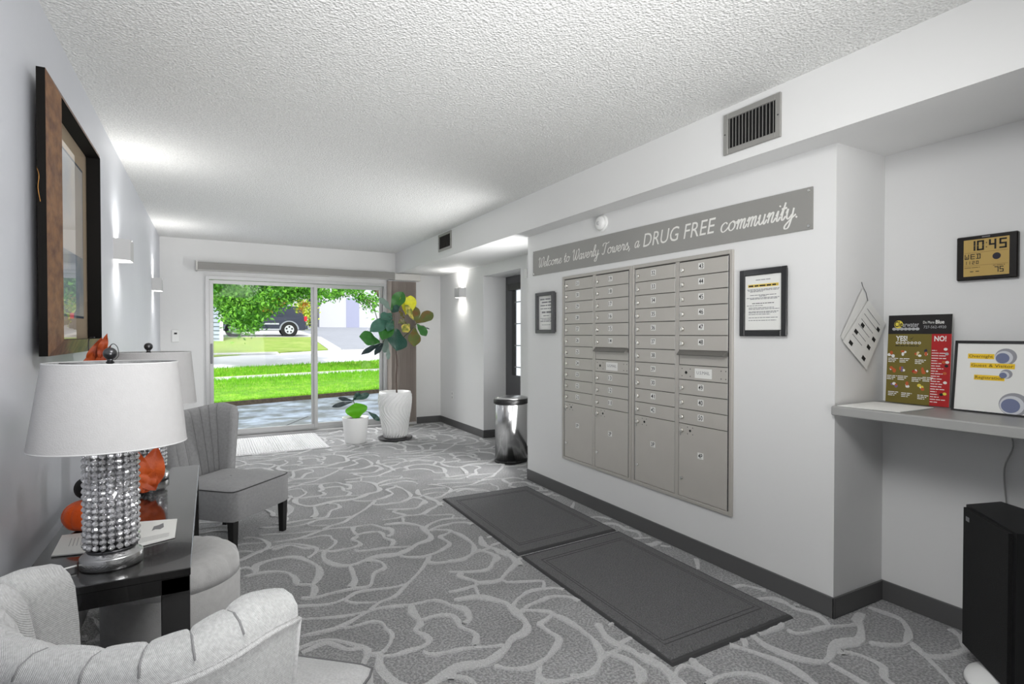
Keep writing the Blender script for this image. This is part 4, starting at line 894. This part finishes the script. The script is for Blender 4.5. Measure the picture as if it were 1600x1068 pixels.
L = [((611,486),(630,456),19,'g1',0,.0),((611,486),(593,464),12,'pg',.1,.1),((613,490),(596,497),15,'g2',-.1,.15),((614,495),(580,515),18,'g2',-.15,.2),((614,500),(597,529),20,'g1',-.2,.1),
 ((612,488),(624,478),11,'g3',-.1,.1),((634,492),(629,459),14,'y',.02,.05),((640,492),(642,461),17,'y',.0,.1),((646,500),(634,476),12,'yb',-.1,.1),((651,505),(648,478),14,'br',.05,.1),((651,505),(677,487),17,'br',.02,.15),
 ((651,506),(667,524),14,'g1',-.05,.15),((648,512),(647,540),18,'br',-.15,.1),((620,513),(620,547),29,'g3',-.22,.05),((594,535),(562,525),22,'g1',-.1,.05),((597,536),(566,550),8,'dk',-.1,.3),((599,536),(586,552),8,'dk',-.15,.2),
 ((604,525),(601,552),10,'pg',.05,.2),((622,505),(634,500),11,'br',.1,.2),((640,506),(630,517),13,'yb',-.1,.2),((613,500),(606,516),12,'g2',-.16,.1),((606,540),(607,562),6,'pg',0,.2),((651,506),(673,514),3,'dk',.1,.1),((632,498),(624,486),8,'br',-.08,.1)]
rr = random.Random(8)
for (u0, v0), (u1, v1), wp, mk_, dy, curl in L:
    a = W(u0, v0); b = hit(1, by+dy, u1, v1); k = .0084
    up = Vector((rr.uniform(-.3, .3), -1, .55)); leaf_mb(a, b, up, wp*k*1.0, curl*.6, fiddle=True, n=9, cup=.22).build('leaf', leafs[mk_], t)

sx_, sy_ = 1.548, 6.80
t = thing('potted_seedling', 'small drooping plant with one bright green leaf in a plain white pot', 'potted plant', (sx_, sy_, 0))
MB().lathe((sx_, sy_, 0), [(.118, 0), (.124, .006), (.155, .30), (.158, .312), (.150, .312), (.146, .29)], 48).build('pot', pot_m, t)
MB().lathe((sx_, sy_, 0), [(.147, .288), (.05, .294), (.01, .296)], 32, closed=False).build('soil', soil_m, t)
def V(u, v, y=sy_): return hit(1, y, u, v)
MB().tube(catmull([V(557, 652), V(556, 640), V(553, 628), V(551, 624)]), .005, 6).build('stem', brm, t)
MB().tube(catmull([V(559, 652), V(566, 642), V(575, 643)]), .003, 6).build('stem', brm, t)
for (a, b, wp, mk_, dy, cu) in [((557,655),(556,629),37,'bright',-.06,.0),((552,627),(521,634),8,'dk',-.05,.25),((552,626),(528,621),7,'dk',.05,.1),((551,626),(563,613),11,'g3',.05,.1),((554,624),(577,615),11,'g3',-.05,.2),((575,643),(594,656),9,'g3',-.05,.2)]:
    mtl = leafs.get(mk_) or mat('bright leaf', (96, 178, 30), .35, trans=0)
    leaf_mb(V(*a), hit(1, sy_+dy, *b), (0, -1, .25), wp*.0084*.8, cu, fiddle=True, n=9, cup=.15).build('leaf', mtl, t)

# ------------------------------------------------------------------ outside
SL = .05
def tz(y): return max(0, (y-9.8)*SL)
def ground(name, poly, lift, mt, label, kind='structure', cat='ground'):
    m = MB(); n_ = len(poly); m.add([(x, y, tz(y)+lift) for x, y in poly]+[(x, y, tz(y)-.3) for x, y in poly], [tuple(range(n_))]+[(i, n_+i, n_+(i+1) % n_, (i+1) % n_) for i in range(n_)]); o = m.build(name, mt); o['kind'] = kind; o['label'] = label; o['category'] = cat; return o
conc = mat('patio concrete', (138, 150, 164), .55, bump=(12, .4), two=((92, 98, 100), 2.2, .40, .58), var=(7, .22))
ground('patio', [(-8, YF+.2), (14, YF+.2), (14, 9.75), (-8, 9.75)], -.02, conc, 'damp stained concrete patio outside the glass door')
ground('patio_apron', [(-8, 9.75), (14, 9.75), (14, 13.4), (-8, 10.0)], -.02, conc, 'damp concrete towards the lawn')
ja, jb = hit(2, -.02, 436, 669), hit(2, -.02, 482, 650); jn = Vector((jb.y-ja.y, ja.x-jb.x, 0)).normalized()*.012
struct(MB().add([tuple(p+q+Vector((0, 0, .002))) for p, q in ((ja, jn), (jb, jn), (jb, -jn), (ja, -jn))], [(0, 1, 2, 3)]).build('patio_crack', mat('crack dark', (52, 54, 56), .9)), 'dark diagonal crack in the damp patio')
white_c = mat('pale concrete', (206, 206, 206), .8, var=(3, .05)); asph = mat('asphalt', (158, 162, 172), .85, bump=(40, .2), var=(2, .05))
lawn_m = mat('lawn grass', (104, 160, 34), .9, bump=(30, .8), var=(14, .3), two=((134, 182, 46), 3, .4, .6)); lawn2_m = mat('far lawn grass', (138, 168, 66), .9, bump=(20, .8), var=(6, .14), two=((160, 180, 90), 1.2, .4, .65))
def strip(a0, s0, a1, s1, x0=-12, x1=22): return [(x0, a0+s0*x0), (x1, a0+s0*x1), (x1, a1+s1*x1), (x0, a1+s1*x0)]
ground('lawn', strip(10.95, .24, 14.4, .215), .03, lawn_m, 'bright green lawn nearest the patio', 'stuff', 'grass')
ground('soil_edge', strip(10.88, .24, 10.949, .24), .006, mat('leaf litter', (62, 54, 44), 1, bump=(20, 1), var=(20, .3)), 'brown soil edge of the near lawn', 'stuff', 'soil')
ground('sidewalk', strip(14.4, .215, 15.1, .20), .02, white_c, 'pale concrete sidewalk between the lawns')
ground('verge_lawn', strip(15.1, .20, 17.0, .27), .03, mat('verge grass', (150, 186, 50), .9, bump=(30, .8), var=(10, .3)), 'green grass verge by the street', 'stuff', 'grass')
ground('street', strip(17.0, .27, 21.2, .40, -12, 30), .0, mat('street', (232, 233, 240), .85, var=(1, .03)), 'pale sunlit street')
ground('far_curb', [(-12, 20.6), (2.2, 21.6), (2.2, 22.3), (-12, 21.0)], .05, white_c, 'pale curb of the far lawn')
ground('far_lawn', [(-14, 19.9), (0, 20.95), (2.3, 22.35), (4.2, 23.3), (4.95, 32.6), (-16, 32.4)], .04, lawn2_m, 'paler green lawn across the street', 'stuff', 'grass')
ground('drive_curb', [(4.2, 23.2), (4.75, 23.4), (5.5, 32.6), (4.95, 32.6)], .06, white_c, 'white curb beside the asphalt drive')
ground('apron_concrete', [(2.3, 22.2), (16, 25.2), (30, 28), (30, 33), (12, 24.4), (4.5, 23.4)], .012, white_c, 'white concrete apron')
ground('asphalt_drive', [(4.75, 23.4), (12.5, 25), (22, 44), (22, 62), (5.6, 62), (5.5, 32.6)], .02, asph, 'gray asphalt side road')
ground('concrete_drive', [(-16, 32.4), (5.5, 32.6), (5.6, 62), (-16, 62)], .02, white_c, 'white concrete drive under the parked car')
ground('far_ground', [(-60, 40), (80, 40), (80, 120), (-60, 120)], -.03, white_c, 'pale distant ground')
# blades on the near lawn
rg = random.Random(21); vs = []; fs = []
for i in range(26000):
    x = rg.uniform(-1.5, 5.2); f_ = rg.random()**1.5
    if i % 4 == 0: y0_ = 15.1+.20*x; y1_ = 17.0+.27*x
    else: y0_ = 10.93+.24*x; y1_ = 14.4+.215*x
    y = y0_+(y1_-y0_)*f_; z = tz(y)+.02; h = rg.uniform(.05, .11); a = rg.uniform(0, PI); w_ = .012; lx, ly = rg.uniform(-.04, .04), rg.uniform(-.05, .02)
    k = len(vs); vs += [(x-w_*math.cos(a), y-w_*math.sin(a), z), (x+w_*math.cos(a), y+w_*math.sin(a), z), (x+lx, y+ly, z+h)]; fs.append((k, k+1, k+2))
o = MB().add(vs, fs).build('grass_blades', mat('grass blade', (120, 186, 36), .7, var=(6, .2))); o['kind'] = 'stuff'; tag(o, 'upright blades of the green near lawns', 'grass')

# street tree: hanging foliage
tree = thing('street_tree', 'leafy green tree hanging over the lawn left of the parked car', 'tree', (-1.5, 16.5, tz(16.5)))
def Wd_(u, v, d): 
    k = d; p = np.array([0, 0, H])+(Fw+Rt*(u-CX)/FPX-Up*(v-CY)/FPX)*k; return Vector(p.tolist())
rt = random.Random(5); LV = {0: [], 1: [], 2: []}; LF = {0: [], 1: [], 2: []}
def leafquad(p, s, which):
    a = Vector((rt.gauss(0, 1), rt.gauss(0, 1), rt.gauss(0, 1))).normalized(); b = a.orthogonal().normalized(); b.rotate(Matrix.Rotation(rt.uniform(0, 6.28), 3, a))
    V_ = LV[which]; k = len(V_); c_ = b.cross(a)
    V_ += [tuple(p-b*s), tuple(p+c_*s*.45+a*s*.1), tuple(p+b*s), tuple(p-c_*s*.45+a*s*.1)]; LF[which].append((k, k+1, k+2, k+3))
clumps = []
def bottom(u):
    return np.interp(u, [318, 335, 345, 352, 362, 372, 382, 392, 402, 415, 428, 440, 452, 465, 478, 492], [466, 470, 480, 492, 504, 508, 519, 518, 500, 490, 484, 476, 472, 468, 464, 458])
for i in range(330):
    u = rt.uniform(300, 500); vb = bottom(u)-6; v = vb-abs(rt.gauss(0, 1))*32-1; d = rt.uniform(14.5, 18)
    clumps.append((Wd_(u, max(v, 380), d), rt.uniform(.16, .34), 75))
for i in range(60):
    u = rt.uniform(496, 600); vb = np.interp(u, [496, 520, 545, 560, 575, 590, 600], [478, 470, 466, 474, 486, 500, 478]); v = vb-abs(rt.gauss(0, 1))*16-8
    clumps.append((Wd_(u, max(v, 395), rt.uniform(14, 16)), rt.uniform(.10, .20), 26))
for i in range(40):
    clumps.append((Wd_(rt.uniform(260, 640), rt.uniform(300, 430), rt.uniform(14, 19)), rt.uniform(.25, .5), 60))
for c_, r_, n_ in clumps:
    for q in range(n_):
        p = c_+Vector((rt.gauss(0, r_*.55), rt.gauss(0, r_*.6), rt.gauss(0, r_*.5)-.0)); leafquad(p, rt.uniform(.045, .075), 0 if rt.random() < .6 else 1)
for u, v in ((432, 469), (418, 483), (440, 473), (472, 478), (468, 484), (476, 474)):
    for q in range(26): leafquad(Wd_(u+rt.gauss(0, 4), v+rt.gauss(0, 3), 15), .05, 2)
for k, (nm, mt) in enumerate((('foliage', mat('tree leaf mid', (92, 158, 44), .5, two=((126, 190, 62), 2, .4, .6), var=(4, .2))), ('foliage', mat('tree leaf deep', (52, 112, 34), .5, two=((84, 146, 46), 3, .4, .6))), ('autumn_leaves', mat('tree leaf autumn', (214, 150, 70), .6, two=((190, 196, 80), 5, .4, .6))))):
    o = MB().add(LV[k], LF[k]).build(nm, mt, tree); o['kind'] = 'stuff'
bark = mat('bark', (96, 84, 74), .9, bump=(20, .8))
MB().tube(catmull([(-1.9, 16.6, tz(16.6)-.1), (-1.85, 16.5, 2.0), (-1.5, 16.4, 3.6), (-1.2, 16.2, 5)]), [.2]*5+[.16]*5+[.12]*6, 8).build('trunk', bark, tree)
MB().tube(catmull([Wd_(560, 425, 15), Wd_(582, 445, 15), Wd_(598, 466, 15), Wd_(640, 520, 15)]), .075, 7).build('limb', bark, tree)
for pts in ([(545, 455), (560, 466), (580, 470), (598, 480)], [(500, 450), (520, 458), (545, 463)], [(575, 470), (585, 485), (590, 500)], [(556, 463), (565, 476)]):
    MB().tube(catmull([Wd_(u, v, 15) for u, v in pts]), .012, 5).build('twig', bark, tree)

# parked SUV (rear to the right), local x forward = -X
SC = .93; cyv = 35.2; zg = tz(33.6)+.03
rearx = hit(1, 33.9, 477, 505).x
t = thing('parked_car', 'dark blue sport utility car parked on the white drive across the street', 'car', (rearx-2.3, 34.4, zg))
bodyp = mat('car paint navy', (38, 46, 66), .2, .3, coat=.8); carglass = mat('car glass', (120, 135, 155), .08, .2, coat=.5); trimp = mat('car silver trim', (196, 200, 208), .4); tyre = mat('tyre', (28, 28, 30), .8)
x_ = lambda s: rearx-s
prof = [(0, .55), (.05, .95), (.10, 1.05), (.30, 1.62), (.55, 1.70), (2.3, 1.72), (2.75, 1.62), (3.35, 1.12), (4.35, 1.02), (4.55, .85), (4.6, .45), (4.5, .30), (.1, .34)]
Y0, Y1 = 33.5, 35.3
m = MB(); nP = len(prof); m.add([(x_(a), Y0+(.12 if z > 1.1 else 0), zg+z*1.0) for a, z in prof]+[(x_(a), Y1-(.12 if z > 1.1 else 0), zg+z) for a, z in prof], [tuple(range(nP)), tuple(range(nP, 2*nP))[::-1]]+[(i, nP+i, nP+(i+1) % nP, (i+1) % nP) for i in range(nP)]); m.build('body', bodyp, t)
def side(poly, mt, name, d=.012):
    m = MB(); m.add([(x_(a), Y0-d, zg+z) for a, z in poly]+[(x_(a), Y0+.10, zg+z) for a, z in poly], [tuple(range(len(poly)))]+[(i, len(poly)+i, len(poly)+(i+1) % len(poly), (i+1) % len(poly)) for i in range(len(poly))]); return m.build(name, mt, t)
side([(.32, 1.14), (.50, 1.56), (1.02, 1.60), (1.02, 1.14)], carglass, 'rear_quarter_window', -.105); side([(1.12, 1.14), (1.12, 1.60), (1.95, 1.61), (2.0, 1.14)], carglass, 'rear_side_window', -.105); side([(2.1, 1.14), (2.05, 1.61), (2.6, 1.58), (3.0, 1.14)], carglass, 'front_side_window', -.105)
side([(1.45, .66), (1.45, .74), (3.2, .74), (3.2, .66)], trimp, 'side_moulding'); side([(1.4, .36), (1.4, .42), (3.2, .42), (3.2, .36)], trimp, 'sill_trim')
m = MB(); m.box((x_(.12), Y0-.02, zg+.86), (x_(-.04), Y0+.3, zg+1.14), bev=.02); m.build('tail_light', mat('tail light red', (210, 40, 52), .25, emit=((210, 40, 52), .15)), t)
m = MB(); m.box((x_(.10), Y0-.03, zg+.40), (x_(-.09), Y1+.03, zg+.62), bev=.03); m.build('rear_bumper', mat('bumper', (58, 64, 80), .4), t)
m = MB(); m.tube([(x_(.6), Y0+.25, zg+1.76), (x_(2.3), Y0+.25, zg+1.79)], .02, 6); m.build('roof_rail', trimp, t)
for s in (.92, 3.72):
    m = MB(); n_ = 24; vs = []
    for i in range(n_): a = PI*i/(n_-1); vs += [(x_(s)+math.cos(a)*.44, Y0-.03, zg+.38+math.sin(a)*.44), (x_(s)+math.cos(a)*.52, Y0-.03, zg+.38+math.sin(a)*.50), (x_(s)+math.cos(a)*.52, Y0+.05, zg+.38+math.sin(a)*.50), (x_(s)+math.cos(a)*.44, Y0+.05, zg+.38+math.sin(a)*.44)]
    m.add(vs, [(4*i+k, 4*i+4+k, 4*i+4+(k+1) % 4, 4*i+(k+1) % 4) for i in range(n_-1) for k in range(4)]); m.build('wheel_arch', mat('arch silver', (150, 156, 168), .4), t)
    m = MB(); m.cyl((x_(s), Y0-.02, zg+.38), .45, .08, 1, 28); m.build('wheel_well', ink_m, t)
    wh = MB().cyl((x_(s), Y0-.05, zg+.38), .38, .22, 1, 32).build('wheel', tyre, t)
    m = MB(); m.cyl((x_(s), Y0-.06, zg+.38), .25, .02, 1, 28); m.build('rim', mat('wheel rim', (205, 208, 214), .3, .3), wh)
    m = MB()
    for k in range(5): a = 2*PI*k/5+.3; m.cyl((x_(s)+math.cos(a)*.15, Y0-.067, zg+.38+math.sin(a)*.15), .05, .01, 1, 10)
    m.build('rim_hole', ink_m, wh)
    MB().cyl((x_(s), Y0+1.45, zg+.38), .38, .22, 1, 24).build('wheel', tyre, t)

# houses
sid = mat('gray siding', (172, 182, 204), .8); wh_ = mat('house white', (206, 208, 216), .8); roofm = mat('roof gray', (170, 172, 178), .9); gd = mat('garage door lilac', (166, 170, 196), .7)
hx = hit(1, 29.3, 348, 500).x; zb0 = .85
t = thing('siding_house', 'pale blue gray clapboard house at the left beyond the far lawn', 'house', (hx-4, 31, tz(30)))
MB().box((hx-9, 29.3, zb0), (hx, 32.8, 4.0)).build('wall', sid, t)
for k in range(16): MB().add([(hx-9, 29.27, zb0+.1+.19*k), (hx-.12, 29.27, zb0+.1+.19*k), (hx-.12, 29.24, zb0+.1+.19*k), (hx-9, 29.24, zb0+.1+.19*k), (hx-9, 29.295, zb0+.29+.19*k), (hx-.12, 29.295, zb0+.29+.19*k)], [(0,1,2,3),(3,2,5,4)]).build('clapboard', sid, t)
MB().box((hx-.14, 29.22, zb0), (hx+.02, 29.3, 4.0)).build('corner_board', wh_, t)
MB().add([(hx-9.5, 28.9, 4.0), (hx+.3, 28.9, 4.0), (hx+.3, 33.1, 4.0), (hx-9.5, 33.1, 4.0), (hx-9.5, 31, 5.4), (hx+.3, 31, 5.4)], [(0,1,5,4),(2,3,4,5),(1,2,5),(3,0,4),(3,2,1,0)]).build('roof', roofm, t)
def house(x0, x1, y0, y1, z0, zt, label, door_x=None):
    t = thing('white_house', label, 'house', ((x0+x1)/2, (y0+y1)/2, z0), 0, 'white buildings across the street')
    MB().box((x0, y0, z0-.5), (x1, y1, zt)).build('wall', wh_, t)
    zr = zt+2.2; ym = (y0+y1)/2
    MB().add([(x0-.5, y0-.5, zt), (x1+.5, y0-.5, zt), (x1+.5, y1+.5, zt), (x0-.5, y1+.5, zt), (x0-.5, ym, zr), (x1+.5, ym, zr)], [(0,1,5,4),(2,3,4,5),(1,2,5),(3,0,4),(3,2,1,0)]).build('roof', roofm, t)
    for k, (a, b, za, zb_, mt, nm) in enumerate(door_x or []): MB().box((a, y0-.06, za), (b, y0, zb_), bev=.01).build(nm, mt, t)
g0, g1 = hit(1, 48, 541, 500), hit(1, 48, 561, 480)
house(hit(1, 48, 499, 500).x, hit(1, 48, 640, 500).x, 48, 58, tz(48), tz(48)+4.5, 'white building with lilac garage door seen past the drive', [(g0.x, g1.x, tz(48), g1.z+.8, gd, 'garage_door')])
house(-8, hit(1, 46, 482, 500).x, 46, 56, tz(46), tz(46)+4.0, 'white low house behind the parked car', [(1, 2.4, tz(46)+1.0, tz(46)+2.2, carglass, 'window'), (4.2, 5.4, tz(46)+1.0, tz(46)+2.2, carglass, 'window')])
sh = thing('garden_shrub', 'yellow green shrub beyond the rear of the parked car', 'shrub', (hit(1, 42, 475, 490).x, 42, tz(42)))
V_, F_ = [], []; c_ = hit(1, 42, 474, 482)
for i in range(900):
    p = c_+Vector((rt.gauss(0, .35), rt.gauss(0, .4), rt.gauss(-.3, .5))); a = Vector((rt.gauss(0, 1), rt.gauss(0, 1), rt.gauss(0, 1))).normalized(); b = a.orthogonal().normalized(); k = len(V_); V_ += [tuple(p-b*.1), tuple(p+b.cross(a)*.06), tuple(p+b*.1), tuple(p-b.cross(a)*.06)]; F_.append((k, k+1, k+2, k+3))
o = MB().add(V_, F_).build('foliage', mat('shrub leaf', (176, 196, 60), .6, var=(3, .2)), sh); o['kind'] = 'stuff'
MB().tube([(c_.x, 42, tz(42)-.05), (c_.x, 42, c_.z)], .06, 6).build('stem', bark, sh)
